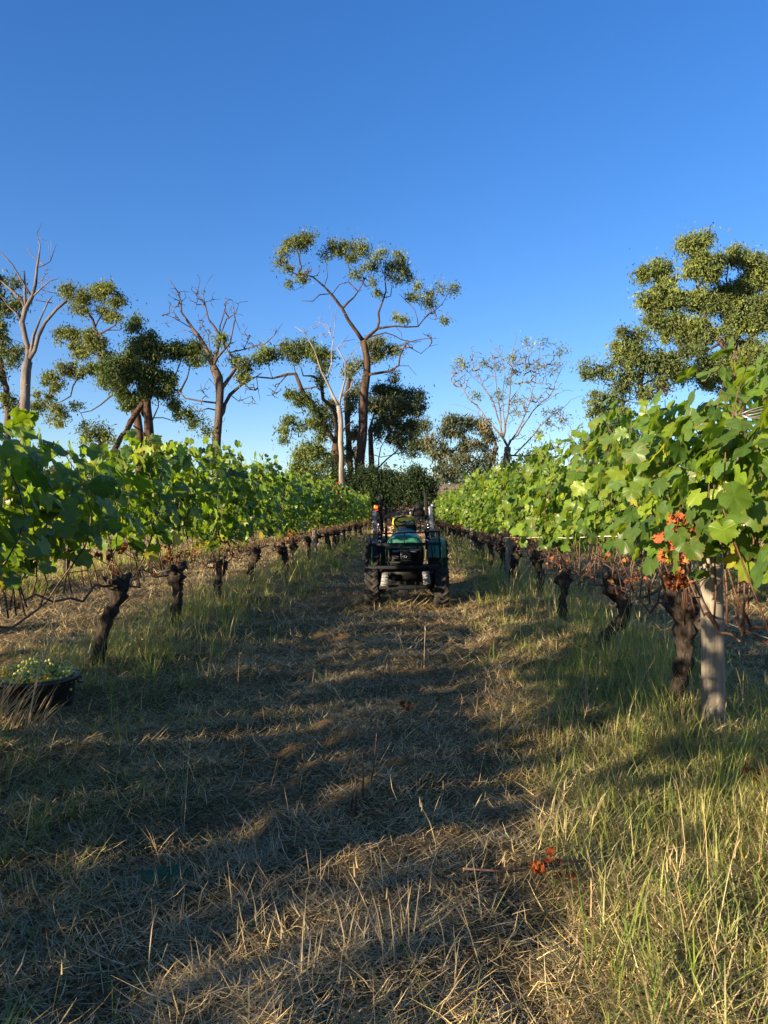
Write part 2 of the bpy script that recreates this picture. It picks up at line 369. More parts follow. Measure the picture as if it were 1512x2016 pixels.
# A: tall dead tree, far left
tree('dead_tree',46,[(48,866,10.5),(50,760,9.5),(55,711,9)],[
 [(55,711,8),(50,668,7),(43,635,7),(50,608,6.5),(63,585,5.5),(70,559,4.5),(73,526,3.2),(79,483,2),(72,460,1.5),(83,438,.7)],
 [(73,526,2.4),(86,522,2.2),(99,514,1.8),(111,480,.7)],[(99,514,1.2),(101,479,.6)],[(73,520,2.2),(63,503,1.8),(51,484,.7)],
 [(79,490,1.2),(95,480,.5)],[(73,526,1),(84,517,.5)],
 [(66,582,3),(83,566,2.6),(99,552,2),(114,549,.8)],[(83,566,1.4),(98,568,.6)],[(70,560,1.6),(82,550,1.2),(95,548,.5)],
 [(50,608,4.5),(49,569,3.5),(48,532,2)],[(50,600,4.5),(41,588,4),(20,569,3.5),(0,552,2.5),(-30,538,1.5)],
 [(48,585,3.6),(43,552,3),(23,519,2.4),(0,496,1.8),(-25,478,.8)],[(43,625,4),(34,618,3.4),(16,602,2.8),(0,579,2),(-15,560,1)],
 [(55,711,6),(61,691,4.5),(66,661,4),(79,628,3),(94,595,2.2),(104,582,.8)],[(58,711,7),(68,691,5.5),(76,661,5),(89,635,4.5),(112,608,4),(132,592,3.2)],
 [(52,640,4),(47,665,3)],[(63,600,1.8),(74,592,1.4),(82,588,.6)],[(68,575,1),(69,610,.5)],[(74,540,1),(82,570,.5)],
 ],[],M_GREYBARK,'tall bare grey dead tree with pale forked limbs, at the far left','dead tree',side=.35,twigs=[(75,560,20,40),(25,560,20,30)],rtwig=.012,seed=3,dz=.3)
tree('gum_tree',50,[(14,800,6),(6,740,5.5),(-6,690,5)],[[(-6,690,4),(-8,640,3),(5,590,2)],[(-4,700,3),(20,690,2),(35,700,1)],[(8,760,2.5),(25,780,1.5)]],
 [(8,548,12,10),(20,600,22,22),(-10,580,25,28),(35,560,12,10),(18,690,22,20),(30,715,12,12),(-15,650,25,30),(20,790,16,18),(35,800,10,16),(-10,740,22,28)],M_REDBARK,'leafy gum tree cut off by the left edge of the photo, behind the dead tree','tree',leafcol=(.045,.065,.03),seed=4)
# B2 golden upper tree and B dark tree
tree('gum_tree',66,[(275,860,9),(262,800,8),(235,750,7),(208,715,6.5),(198,701,6)],[
 [(198,701,5),(192,661,4.5),(182,628,3.5),(165,602,2.5),(145,585,1.5)],[(192,661,3),(210,650,2.8),(228,640,2),(228,595,1.2)],[(186,635,2.5),(205,600,2),(210,575,1)],
 [(198,727,3.5),(155,741,3),(139,780,2.4),(106,797,1.2)],[(235,770,3.5),(218,780,3),(198,797,2.4),(159,813,1.2)],[(200,700,2),(170,690,1.5),(130,665,1)],[(206,640,2),(235,650,1.6),(250,640,1)]],
 [(128,570,17,15),(160,585,20,16),(190,572,20,16),(220,578,22,16),(240,600,14,16),(150,612,18,12),(195,608,22,12),(235,635,14,10),
  (112,655,20,16),(140,652,20,10),(170,655,20,14),(150,680,28,14),(185,675,24,16),(205,690,16,12),(110,750,18,14),(140,728,28,14),(175,728,25,12),(120,762,18,10),(95,782,18,10),(85,800,22,10),(130,808,24,10),(150,800,16,8),(120,832,14,10),(160,838,12,8),(205,745,18,10)],
 M_BARK,'olive gold gum tree with tiered branches, left of the dark bushy tree','tree',leafcol=(.065,.08,.03),tipcol=(.125,.15,.03),seed=5,dens=.95)
tree('gum_tree',58,[(294,883,10),(293,843,9.5),(288,787,9)],[[(291,830,8),(274,804,7.5),(290,775,6)],
 [(288,787,6),(275,803,7),(256,832,7),(238,862,7),(215,905,7.5),(196,970,8),(186,1056,9)],[(288,787,6),(275,750,4),(262,715,3)],[(288,787,6),(300,740,4.5),(305,690,3),(285,650,1.5)],[(290,780,5),(318,768,4),(355,770,3.5),(368,745,2.5),(375,720,1.5)],
 [(318,768,3),(345,740,2),(360,700,1.5)],[(293,840,3),(312,800,2),(310,770,1.5)],[(294,870,4),(278,848,3),(262,838,2)],[(305,830,2),(340,828,1.6),(380,830,.8)]],
 [(278,648,15,15),(300,668,18,14),(285,690,22,16),(235,722,28,18),(215,735,14,16),(262,715,25,20),(310,700,30,20),(350,688,28,16),(385,690,24,18),(392,710,14,12),(290,738,38,22),(330,745,25,18),(245,752,24,18),(230,775,14,14),(262,785,22,14),(335,770,18,12),(350,795,16,10),(370,815,18,10),(385,828,10,8),(300,770,22,12),(240,800,10,8)],
 M_BARK,'dark bushy gum tree with leaning second trunk','tree',leafcol=(.032,.055,.02),tipcol=(.09,.11,.03),seed=6,dens=1.25,nleaf=85)
tree('tree_sapling',56,[(198,890,4),(196,860,3)],[],[(175,858,14,12),(195,850,18,14),(212,862,12,12)],M_BARK,'small round dark tree just above the left vines','tree',leafcol=(.03,.05,.02),seed=7,dens=1.2)
# C bare twisted
tree('dead_tree',54,[(426,893,8.5),(430,827,8),(432,794,8),(430,744,9),(420,721,8)],[
 [(420,721,6),(403,681,5),(380,648,3.8),(357,615,3),(350,575,2.2),(331,547,.8)],[(380,648,2.4),(347,628,1.8),(321,618,.7)],[(357,640,1.5),(326,638,.6)],[(392,668,1.6),(365,650,1.2),(345,655,.6)],
 [(355,600,1.4),(366,585,1.1),(362,570,.5)],[(428,720,5),(433,661,3.4),(410,628,2.8),(403,595,2.2),(387,579,1.5),(394,552,.6)],[(403,595,1.3),(400,575,1),(406,560,.5)],[(405,605,1.2),(420,590,1),(435,588,.5)],
 [(433,665,3),(446,628,2.2),(463,618,1.6),(470,600,.7)],[(433,661,2.4),(440,620,1.8),(446,592,.8)],[(428,725,4.5),(453,675,3),(463,628,2),(458,592,.8)],[(462,640,1.4),(472,650,1),(478,638,.5)],
 [(434,767,5.5),(463,727,4),(450,695,2.5),(445,680,1.4)],[(432,820,5.5),(453,777,4.5),(476,757,3.5),(500,744,2.4),(515,735,1.2)],[(427,813,3),(410,804,2.4),(387,810,1)],[(427,794,3.5),(397,790,3),(364,784,2.6),(352,770,2)],
 [(455,690,2.6),(480,688,2.3),(521,678,1.8),(540,660,1.3),(556,637,.6)],[(463,727,2.2),(492,722,1.7),(505,735,.7)],[(453,777,2),(470,790,1.6),(495,780,.8)],[(430,760,2),(412,745,1.5),(402,762,.7)],
 [(420,700,2),(410,660,1.6),(398,640,.8)],[(474,672,1.8),(493,661,1.3),(502,668,.6)]],
 [(450,700,18,10),(472,712,14,12),(480,735,14,12),(440,670,10,10),(412,700,8,8),(415,850,10,8)],M_REDBARK,'bare twisted gum tree with a reddish trunk, left of centre','dead tree',side=.8,leafcol=(.04,.06,.025),rtwig=.017,
 twigs=[(345,600,22,35),(400,590,24,25),(455,605,20,20),(330,630,15,15),(400,650,25,25),(490,675,25,12),(490,790,22,12),(405,770,22,14),(380,800,18,10),(480,650,16,16)],seed=8,dz=.35,dens=.7)
# D limb tree centre-left
tree('gum_tree',62,[(661,926,9),(662,872,7.5)],[
 [(662,872,6.5),(636,831,6),(616,796,5.5),(594,767,5.5),(582,736,5),(566,737,3.5),(537,745,3),(505,742,2.4),(480,748,1.8),(462,755,.8)],[(660,860,5),(659,805,5),(636,786,5),(629,748,3.6),(597,740,2.2),(592,722,1.2)],
 [(560,738,2.4),(550,755,1.8),(536,778,.8)],[(600,775,3),(622,762,2.4),(640,775,1.8)],[(520,744,1.6),(508,765,1.2),(512,790,.6)],[(537,745,1.6),(530,725,1.2),(525,700,.8)],[(582,736,2),(578,715,1.6),(580,695,1)],
 [(662,872,3),(680,840,2.6),(695,828,2)]],
 [(527,701,22,16),(508,712,12,8),(545,695,12,10),(575,690,20,18),(600,688,22,18),(590,710,15,8),(622,700,14,14),(645,716,22,18),(640,738,14,8),(575,775,15,14),(592,790,14,10),(610,785,16,12),(625,812,22,14),(575,825,14,14),(588,838,16,10),(562,850,12,12),(557,865,8,8),(607,832,16,12),(600,880,16,18),(620,890,18,22),(590,905,16,22),(588,930,16,22),(610,925,18,22),(640,760,12,12),(640,905,14,22),(632,850,14,20),(488,722,12,14),(483,742,12,8)],
 M_BARK,'gum tree with a long dark limb reaching left, behind the pale dead trunk','tree',leafcol=(.055,.08,.028),tipcol=(.125,.15,.03),seed=9,
 twigs=[(500,770,18,16),(545,775,20,16),(590,800,14,18)])
# E pale dead trunk (nearer)
tree('dead_tree',44,[(674,975,5.6),(671,831,4.8),(667,799,4.6)],[
 [(667,799,4),(658,783,3.8),(642,748,3.2),(632,729,2.8),(620,691,2.2),(601,656,1.8),(580,643,.8)],[(642,740,2.4),(653,717,2.2),(656,672,1.8),(650,655,1.4),(626,624,.6)],[(656,672,1.3),(660,630,1),(663,600,.5)],
 [(667,799,3.8),(670,783,3.4),(680,745,2.8),(680,713,2.2),(664,685,1.8),(675,672,1.4),(699,668,.7)],[(672,677,1.2),(680,668,1),(688,655,.5)],[(680,720,1.8),(690,700,1.3),(705,675,.7)],[(668,790,3),(690,765,2.5),(697,745,1.6)],
 [(604,660,1.2),(615,642,.9),(628,640,.5)],[(600,656,1),(596,640,.5)],[(655,665,1),(645,640,.8),(620,632,.5)],[(656,650,.9),(654,620,.7),(648,608,.4)]],[],
 M_PALEBARK,'slender pale dead tree with bare forks, standing in front of the central trees','dead tree',side=.35,rtwig=.010,twigs=[(635,650,25,20),(680,690,16,20)],seed=10,dz=.3)
# F tall central tree
tree('gum_tree',64,[(708,930,10),(713,862,9.5),(717,767,9),(723,720,7),(715,672,6.5)],[
 [(715,672,5),(702,653,5),(686,631,4.5),(674,608,4),(656,583,3.4),(638,564,3),(616,545,2.4),(588,537,1.4)],[(675,610,3.5),(696,586,2.8),(705,574,2.4),(686,555,2),(668,560,1.6),(655,578,1.2)],
 [(656,583,2.4),(629,580,2),(616,593,1.4),(592,592,.8)],[(712,577,1.8),(716,555,1.4),(712,520,1)],[(640,565,1.6),(645,545,1.3),(642,515,.8)],[(690,557,1.5),(688,530,1.1),(680,505,.7)],
 [(718,670,4.5),(721,666,4.5),(743,647,4),(750,602,3),(756,586,2.6),(758,532,1.6),(765,500,.8)],[(756,588,2.2),(769,583,1.8),(772,561,1.2)],[(743,648,3.6),(778,642,3),(823,643,2.4),(845,618,1.8),(870,599,1.3),(886,570,1),(900,553,.6)],
 [(825,640,1.6),(816,609,1.3),(797,590,1),(785,578,.7)],[(840,622,1.2),(855,600,.9),(840,580,.7)],[(724,748,4),(766,731,3.2),(785,720,2.8),(788,697,2.4),(800,675,2),(823,669,1.6),(861,666,.6)],[(797,690,1.6),(829,696,1.4),(845,682,1),(864,677,.5)],
 [(785,722,1.6),(804,720,1.2),(820,739,.6)],[(730,665,2.6),(759,655,2),(791,669,1.6),(829,672,.7)],[(778,642,1.4),(790,655,1),(792,670,.6)],[(670,605,1.4),(690,640,.7)],[(610,545,1.4),(600,560,1),(580,572,.6)]],
 [(564,532,10,14),(572,518,10,8),(590,505,18,16),(608,500,14,14),(622,490,13,14),(583,583,9,8),(600,567,14,9),(580,548,8,8),(642,513,9,10),(663,503,15,14),(688,500,18,16),(690,520,16,10),(715,505,13,20),(722,540,9,12),(735,520,9,12),(745,495,15,12),(752,485,10,6),(780,498,18,12),(770,515,16,14),(795,520,14,14),(768,540,12,9),(812,535,13,9),(825,548,8,7),(790,545,12,8),(744,567,10,7),(812,577,14,11),(838,572,18,12),(850,585,10,6),(867,552,9,9),(903,548,9,11),(877,624,7,7),(783,614,8,7),(796,624,9,8),(735,560,10,8),(700,550,8,8)],
 M_BARK,'tallest gum tree in the centre with an open flat topped crown on twisting limbs','tree',leafcol=(.055,.078,.036),seed=11,rtwig=.02,dens=1.0,nleaf=60,lsize=.28,
 twigs=[(800,690,22,14),(840,670,20,10),(620,555,20,18),(720,560,20,20),(850,610,20,16)])
# G dark masses centre
tree('gum_tree',70,[(690,930,6),(684,830,5.5),(682,780,5),(690,740,4)],[[(690,740,3),(725,700,2),(745,685,1.5)],[(684,800,3),(700,765,2)]],
 [(743,680,26,16),(765,680,14,14),(735,700,18,10),(700,710,16,14),(690,735,12,14),(700,770,16,18),(690,800,14,18),(725,665,12,8),(645,800,14,14),(655,830,12,20),(780,690,10,8),(700,850,14,18),(690,895,18,18)],M_BARK,
 'dark gum crown filling in behind the two central trunks','tree',leafcol=(.045,.06,.035),seed=12,dens=.8)
tree('gum_tree',66,[(732,930,5.5),(730,880,5),(728,845,4.5)],[[(728,845,3.5),(745,800,2.8),(765,770,2)],[(728,850,3.5),(760,830,2.5),(790,800,1.5)],[(750,925,3),(778,891,2.4),(800,868,1.8),(830,870,1.2)],[(745,930,2.2),(750,880,1.6),(770,850,1.2)],[(730,900,2),(750,900,1.4),(790,890,1)]],
 [(776,742,8,12),(755,765,25,18),(785,770,28,20),(815,778,18,18),(745,795,25,18),(780,800,32,20),(820,805,16,14),(760,830,28,18),(800,835,28,20),(832,840,14,16),(780,862,22,14),(815,868,20,12),(840,880,16,12),(853,893,10,8),(745,850,14,12),(790,885,12,8),(728,790,10,20),(820,890,14,8)],M_BARK,
 'broad dark green gum tree right of the tallest tree','tree',leafcol=(.032,.05,.028),tipcol=(.09,.10,.04),seed=13,dens=1.15)
# hedge shrubs (things)
hed=[(640,955,30,26),(672,945,26,30),(715,955,34,34),(750,950,28,36),(785,962,30,34),(820,955,28,38),(848,972,14,22)]
hl=['dark hedge shrub at the left end behind the pale dead trunk','second dark hedge shrub, partly behind the pale dead trunk','dark hedge shrub at the foot of the tallest tree','dark hedge shrub above the tractor, left of middle','dark hedge shrub straight above the tractor seat','tall dark hedge shrub above the right mast of the tractor','low shrub at the right end of the dark hedge']
for k,(hx,hy,hw,hh) in enumerate(hed):
    tree('hedge_shrub',53,[(hx,1000,3),(hx,hy+8,2.5)],[],[(hx,hy,hw,hh),(hx-8,hy-12,hw*.5,hh*.6),(hx+9,hy+14,hw*.7,hh*.6),(hx,hy+28,hw,16),(hx-6,hy+48,hw,18),(hx+8,hy+64,hw*.9,16)],M_BARK,hl[k],'shrub',leafcol=(.012,.024,.010),tipcol=(.03,.045,.015),seed=20+k,dens=1.5,nleaf=90,lsize=.24,group='dark hedge behind the tractor')
# earth bank and brush behind the tractor
gg=np.random.default_rng(3); bx=at(800,1008,51)[0]
u=np.linspace(-1,1,41); A_,B_=np.meshgrid(u,u); rr=np.hypot(A_,B_); zz=1.75*np.clip(1-rr**2,0,1)**.8*(1+.12*fbm0(A_*3,B_*3))-.05
i=np.arange(40)[:,None]*41; j=np.arange(40)[None]
bank=link('earth_bank',mesh('earth_bank',np.stack([bx+A_*2.6,52+B_*2.6,zz],-1),None,np.stack([i+j,i+j+1,i+42+j,i+41+j],-1).reshape(-1,4),smooth=True,mat=plain('bank_earth',(.42,.29,.20),.95,var=.45,vscale=3,bump=.6,bscale=6))); tag(bank,kind='structure')
bp=empty('brush_pile',(bx,49.6,H(bx,49.6))); tag(bp,'pile of dry twigs on the tan earth bank straight behind the tractor','brush pile')
mb=MB()
for k in range(260):
    c=np.array([gg.uniform(-2.2,2.4),gg.uniform(-.2,1.8),0]); c[2]=gg.uniform(0,1.9)*(1-.25*abs(c[0])/2.4); d=nrm(np.array([gg.normal(),gg.normal()*.4,abs(gg.normal())*.9]))*gg.uniform(.3,.8)
    mb.tube([c,c+d*.5+gg.normal(size=3)*.06,c+d],[.022,.015,.006],4)
mb.build('twigs',M_BARK,bp)
P=np.stack([gg.uniform(-2.3,2.5,2600),gg.uniform(-.2,1.6,2600),gg.uniform(.1,1.9,2600)],-1); V,Fq=leaf_quads(P,.16,gg,.2,.4); link('dry_leaves',mesh('dry_leaves',V,None,Fq,col=np.repeat(np.array([(.34,.24,.15),(.10,.08,.05),(.22,.2,.1)])[gg.integers(3,size=2600)],4,0),mat=M_EUC),bp)
# H pale twiggy tree
fan=[[(1000,880,4),(975,845,3),(947,809,2.4),(915,773,1.6),(882,729,.5)],[(996,860,3),(969,787,2),(945,745,1.4),(929,700,.6)],[(998,862,3),(978,769,2),(973,706,1.2),(968,675,.5)],[(1000,862,3.4),(1004,773,2.2),(1009,689,1.2),(1018,662,.5)],
 [(1002,870,3),(1035,813,2.2),(1053,751,1.5),(1062,705,.6)],[(1002,875,3),(1049,809,2.2),(1089,769,1.5),(1107,724,.6)],[(1003,905,3),(1035,898,2.6),(1089,884,1.8),(1133,853,.7)],[(1006,890,2.6),(1062,840,2),(1100,810,1.4),(1124,786,.6)],
 [(998,850,2),(990,790,1.4),(992,730,1),(985,690,.5)],[(1004,800,1.8),(1025,760,1.3),(1035,710,.9),(1040,680,.5)],[(960,825,1.5),(935,810,1),(912,800,.5)],[(1049,809,1.4),(1075,790,1),(1110,770,.5)],[(969,787,1.2),(950,760,.9),(905,715,.5)],[(1089,884,1.2),(1110,880,.9),(1145,850,.5)],[(1035,898,1.2),(1070,902,.9),(1110,895,.5)]]
tree('bare_gum_tree',60,[(996,928,7),(1000,880,6)],fan,[(907,702,12,10),(912,718,8,8),(1044,672,20,8),(1060,682,12,8),(1096,695,9,8),(1104,715,8,8),(1018,730,14,6),(1000,745,10,6),(985,772,12,7),(1018,785,10,6),(940,775,8,6),(1018,810,10,8),(1095,808,18,8),(1118,820,14,10),(1052,855,20,7),(1080,830,12,6),(990,715,8,8),(1010,700,8,6),(960,705,8,6),(1048,725,10,6)],
 M_GREYBARK,'fan shaped pale gum tree with fine bare twigs, right of centre','tree',side=1.3,leafcol=(.055,.08,.045),seed=14,rtwig=.017,dens=.55,nleaf=34,lsize=.24,
 twigs=[(900,725,20,22),(940,700,22,20),(985,700,24,24),(1035,700,24,24),(1080,720,22,22),(1020,800,30,24),(1130,850,20,14),(915,740,24,24),(960,720,28,28),(1010,710,30,32),(1060,730,30,30),(1095,760,25,24),(985,790,32,22),(1045,790,30,24),(1105,830,28,20),(1090,880,28,14)],dz=.35)
tree('gum_tree',56,[(975,950,5),(965,920,4.5),(978,880,4)],[[(978,880,3.5),(972,855,3),(952,842,2),(925,845,1.2)],[(965,920,2.5),(930,900,2),(900,905,1)],[(970,900,2.2),(945,880,1.5),(920,885,1)]],
 [(898,832,24,14),(920,828,18,12),(875,850,16,12),(945,838,22,14),(965,855,12,14),(900,850,20,10),(862,870,16,12),(858,895,12,12),(925,880,24,14),(950,885,16,12),(880,890,18,12),(905,910,22,14),(940,915,18,12),(870,918,16,12),(885,935,16,12),(965,905,8,10)],M_BARK,
 'drooping dark gum tree left of the fan shaped pale tree','tree',leafcol=(.035,.05,.03),tipcol=(.12,.10,.045),seed=15,dens=1.0,hang=1.2)
# J, K right trees
tree('gum_tree',52,[(1272,835,7),(1267,796,5.5),(1260,760,5),(1267,720,4)],[[(1262,770,3),(1240,735,2.2),(1200,720,1.6),(1160,725,1)],[(1267,720,3),(1245,690,2),(1232,665,1.3)],[(1265,770,3),(1290,745,2.4),(1325,740,1.6),(1335,700,1)],[(1267,790,2.5),(1285,765,1.8),(1310,780,1.2)],[(1268,800,2),(1235,790,1.4),(1205,785,1)],[(1265,760,1.6),(1255,800,1)],[(1280,760,2),(1330,770,1.2)]],
 [(1150,728,13,12),(1165,735,12,8),(1190,725,14,10),(1225,655,18,12),(1245,670,20,14),(1215,680,16,14),(1235,705,24,16),(1260,700,18,14),(1240,730,20,12),(1275,660,14,12),(1320,700,22,14),(1340,715,18,14),(1310,725,16,10),(1300,690,14,10),(1215,760,14,8),(1200,778,20,10),(1170,785,14,12),(1225,790,14,8),(1345,690,14,12),(1280,730,14,10),(1190,800,14,6),(1240,690,26,18),(1290,715,24,14),(1235,755,24,14),(1265,775,20,10),(1310,750,20,12),(1200,740,14,12),(1180,805,20,10),(1230,812,24,10)],
 M_BARK,'mid sized gum tree with open lower limbs, left of the big right hand tree','tree',leafcol=(.05,.07,.03),tipcol=(.125,.15,.03),seed=16,dens=1.25,twigs=[(1300,770,22,16),(1240,780,20,14)])
tree('gum_tree',57,[(1455,850,16),(1448,760,15),(1440,700,14)],[[(1440,700,10),(1420,675,8),(1400,650,6),(1380,600,3.5),(1350,570,2)],[(1440,700,9),(1455,660,6),(1440,610,4),(1430,550,2.5),(1430,510,1.4)],[(1440,700,8),(1480,665,6),(1500,610,4),(1505,540,2)],
 [(1400,650,4),(1360,640,3),(1310,630,1.6)],[(1385,600,3),(1370,550,2.4),(1350,510,1.2)],[(1375,560,2),(1330,545,1.6),(1295,540,1)],[(1425,690,4),(1375,690,3),(1350,670,1.6)],[(1445,700,5),(1490,690,3.5),(1530,680,2)]],
 [(1345,492,28,14),(1370,485,14,12),(1275,535,20,14),(1300,520,20,14),(1350,520,24,10),(1362,540,26,12),(1310,550,22,10),(1395,510,22,16),(1430,495,20,14),(1462,490,18,18),(1500,498,22,16),(1300,575,24,14),(1330,592,28,16),(1375,590,28,18),(1410,600,24,18),(1290,600,24,14),(1300,630,26,16),(1335,630,24,14),(1370,640,26,14),(1440,560,22,14),(1485,555,30,18),(1460,590,24,14),(1495,595,26,18),(1450,625,24,14),(1490,635,28,18),(1430,655,22,12),(1350,662,24,12),(1320,655,16,10),(1390,665,20,10),(1480,670,26,12),(1500,690,20,12),(1385,545,18,12),(1415,530,14,14),(1266,587,13,10),(1540,520,35,30),(1550,600,40,40),(1540,680,30,20),(1370,690,24,12),(1440,720,30,18),(1495,725,26,20),(1400,712,24,14),(1470,700,24,14),(1340,735,26,16),(1390,745,26,16),(1500,760,30,18),(1440,765,26,16),(1505,525,20,12)],
 M_REDBARK,'big spreading golden green gum tree at the right edge behind the near vines','tree',leafcol=(.06,.082,.03),tipcol=(.125,.15,.03),seed=17,dens=1.5,nleaf=85)
tree('low_tree',50,[(1215,900,4),(1215,860,3.5)],[],[(1210,828,34,12),(1195,845,24,14),(1230,845,24,14),(1155,868,18,16),(1180,880,20,14),(1160,892,14,10),(1240,870,24,20)],M_BARK,'dense dark flat topped tree above the right hand vines','tree',leafcol=(.022,.045,.018),tipcol=(.07,.10,.03),seed=18,dens=1.15)
tree('low_tree',58,[(1058,930,3),(1058,905,3)],[],[(1055,892,16,10),(1042,900,12,10),(1075,898,12,8),(960,938,20,8),(1010,925,24,10)],M_BARK,'small dark tree at the foot of the fan shaped pale tree','tree',leafcol=(.022,.04,.018),seed=19,dens=1.1)
# far wood on the rise, one mass
gg=np.random.default_rng(77); P=[];COL=[]
for k in range(420):
    y=gg.uniform(230,420); x=gg.uniform(-190,330); z=float(hgt(x,y)); h=gg.uniform(3,9.5); n=60
    P.append(np.array([x,y,z+h*.55])+gg.normal(size=(n,3))*np.array([h*.45,h*.45,h*.28])); COL.append(np.tile(np.array((.05,.065,.04))*gg.uniform(.7,1.3),(n,1)))
V,Fq=leaf_quads(np.concatenate(P),1.6,gg,.2,.6)
tag(link('far_wood',mesh('far_wood',V,None,Fq,col=np.repeat(np.concatenate(COL),4,0),mat=M_EUC)),'distant line of grey green bush on the rise','woodland',kind='stuff')

# ------------------------------------------------------------------ grapevines
_half=[(0,1.0),(8,.88),(13,.93),(20,.84),(27,.84),(34,.74),(40,.84),(47,.86),(53,.96),(60,.87),(67,.90),(76,.78),(84,.72),(92,.80),(100,.78),(108,.83),(118,.76),(128,.76),(140,.70),(152,.64),(163,.46),(173,.22)]
def leaf_outline(gg,jit=.05):
    pts=[]
    for a,r in _half: pts.append((a,r*(1+gg.normal()*jit)))
    for a,r in _half[1:][::-1]: pts.append((360-a,r*(1+gg.normal()*jit)))
    a=np.radians([q[0] for q in pts]); r=np.array([q[1] for q in pts])
    return np.stack([np.sin(a)*r, np.cos(a)*r],-1)
def leaf_templates(gg,n=5,crumple=0):
    out=[]
    for k in range(n):
        o_=leaf_outline(gg); inner=o_*.5; P2=np.concatenate([[[0,0]],inner,o_]); m=len(o_)
        x,y=P2[:,0],P2[:,1]; r2=x*x+y*y; fold=gg.uniform(-.1,.45); curl=gg.uniform(.05,.4)
        z=fold*np.abs(x)-curl*r2*.6+.06*np.sin(x*7+k)*np.sqrt(r2)+.06*np.cos(y*8+k*2)*np.sqrt(r2)
        if crumple: z=z+gg.normal(size=len(x))*crumple*np.sqrt(r2); P2=P2*(1-.35*np.sqrt(r2))[:,None]
        i=np.arange(m); j=(i+1)%m
        out.append((np.stack([P2[:,0],P2[:,1],z],-1),np.stack([np.zeros(m,int),1+j,1+i],-1),np.stack([1+i,1+j,1+m+j,1+m+i],-1),P2))
    return out
TMPL=leaf_templates(np.random.default_rng(5)); TDEAD=leaf_templates(np.random.default_rng(6),4,.35)
def place_leaves(P,Nn,Td,size,col,tm,gg,name,mat):
    """P pos, Nn normal, Td tip direction"""
    Nn=nrm(Nn); Td=nrm(Td-Nn*(Td*Nn).sum(1,keepdims=True)); Sx=np.cross(Td,Nn)
    Vs=[];F3s=[];F4s=[];Cs=[];U=[];n0=0; which=gg.integers(len(tm),size=len(P))
    for k,(tv,f3,f4,uv) in enumerate(tm):
        idx=np.where(which==k)[0]
        if not len(idx): continue
        s=size[idx][:,None,None]
        V=P[idx][:,None]+s*(tv[None,:,0:1]*Sx[idx][:,None]+tv[None,:,1:2]*Td[idx][:,None]+tv[None,:,2:3]*Nn[idx][:,None])
        m=len(tv); off=(np.arange(len(idx))*m)[:,None,None]+n0
        Vs.append(V.reshape(-1,3)); F3s.append((f3[None]+off).reshape(-1,3)); F4s.append((f4[None]+off).reshape(-1,4))
        cc_=np.repeat(col[idx][:,None],m,1); h_=(m-1)//2
        br=(gg.random(len(idx))<.22)[:,None]; edge=(gg.random((len(idx),h_))<.45)&br
        cc_[:,1+h_:]=np.where(edge[...,None],cc_[:,1+h_:]*.35+np.array((.20,.12,.03))*.65,cc_[:,1+h_:]); cc_[:,1:1+h_]*=gg.uniform(.88,1.1,(len(idx),h_,1))
        Cs.append(cc_.reshape(-1,3)); U.append(np.tile(uv,(len(idx),1))); n0+=len(idx)*m
    return mesh(name,np.concatenate(Vs),np.concatenate(F3s),np.concatenate(F4s),col=np.concatenate(Cs),uv=np.concatenate(U),smooth=True,mat=mat)
GREENS=np.array([(.095,.17,.022),(.075,.14,.024),(.13,.21,.022),(.05,.10,.02),(.17,.24,.028),(.085,.15,.035)])
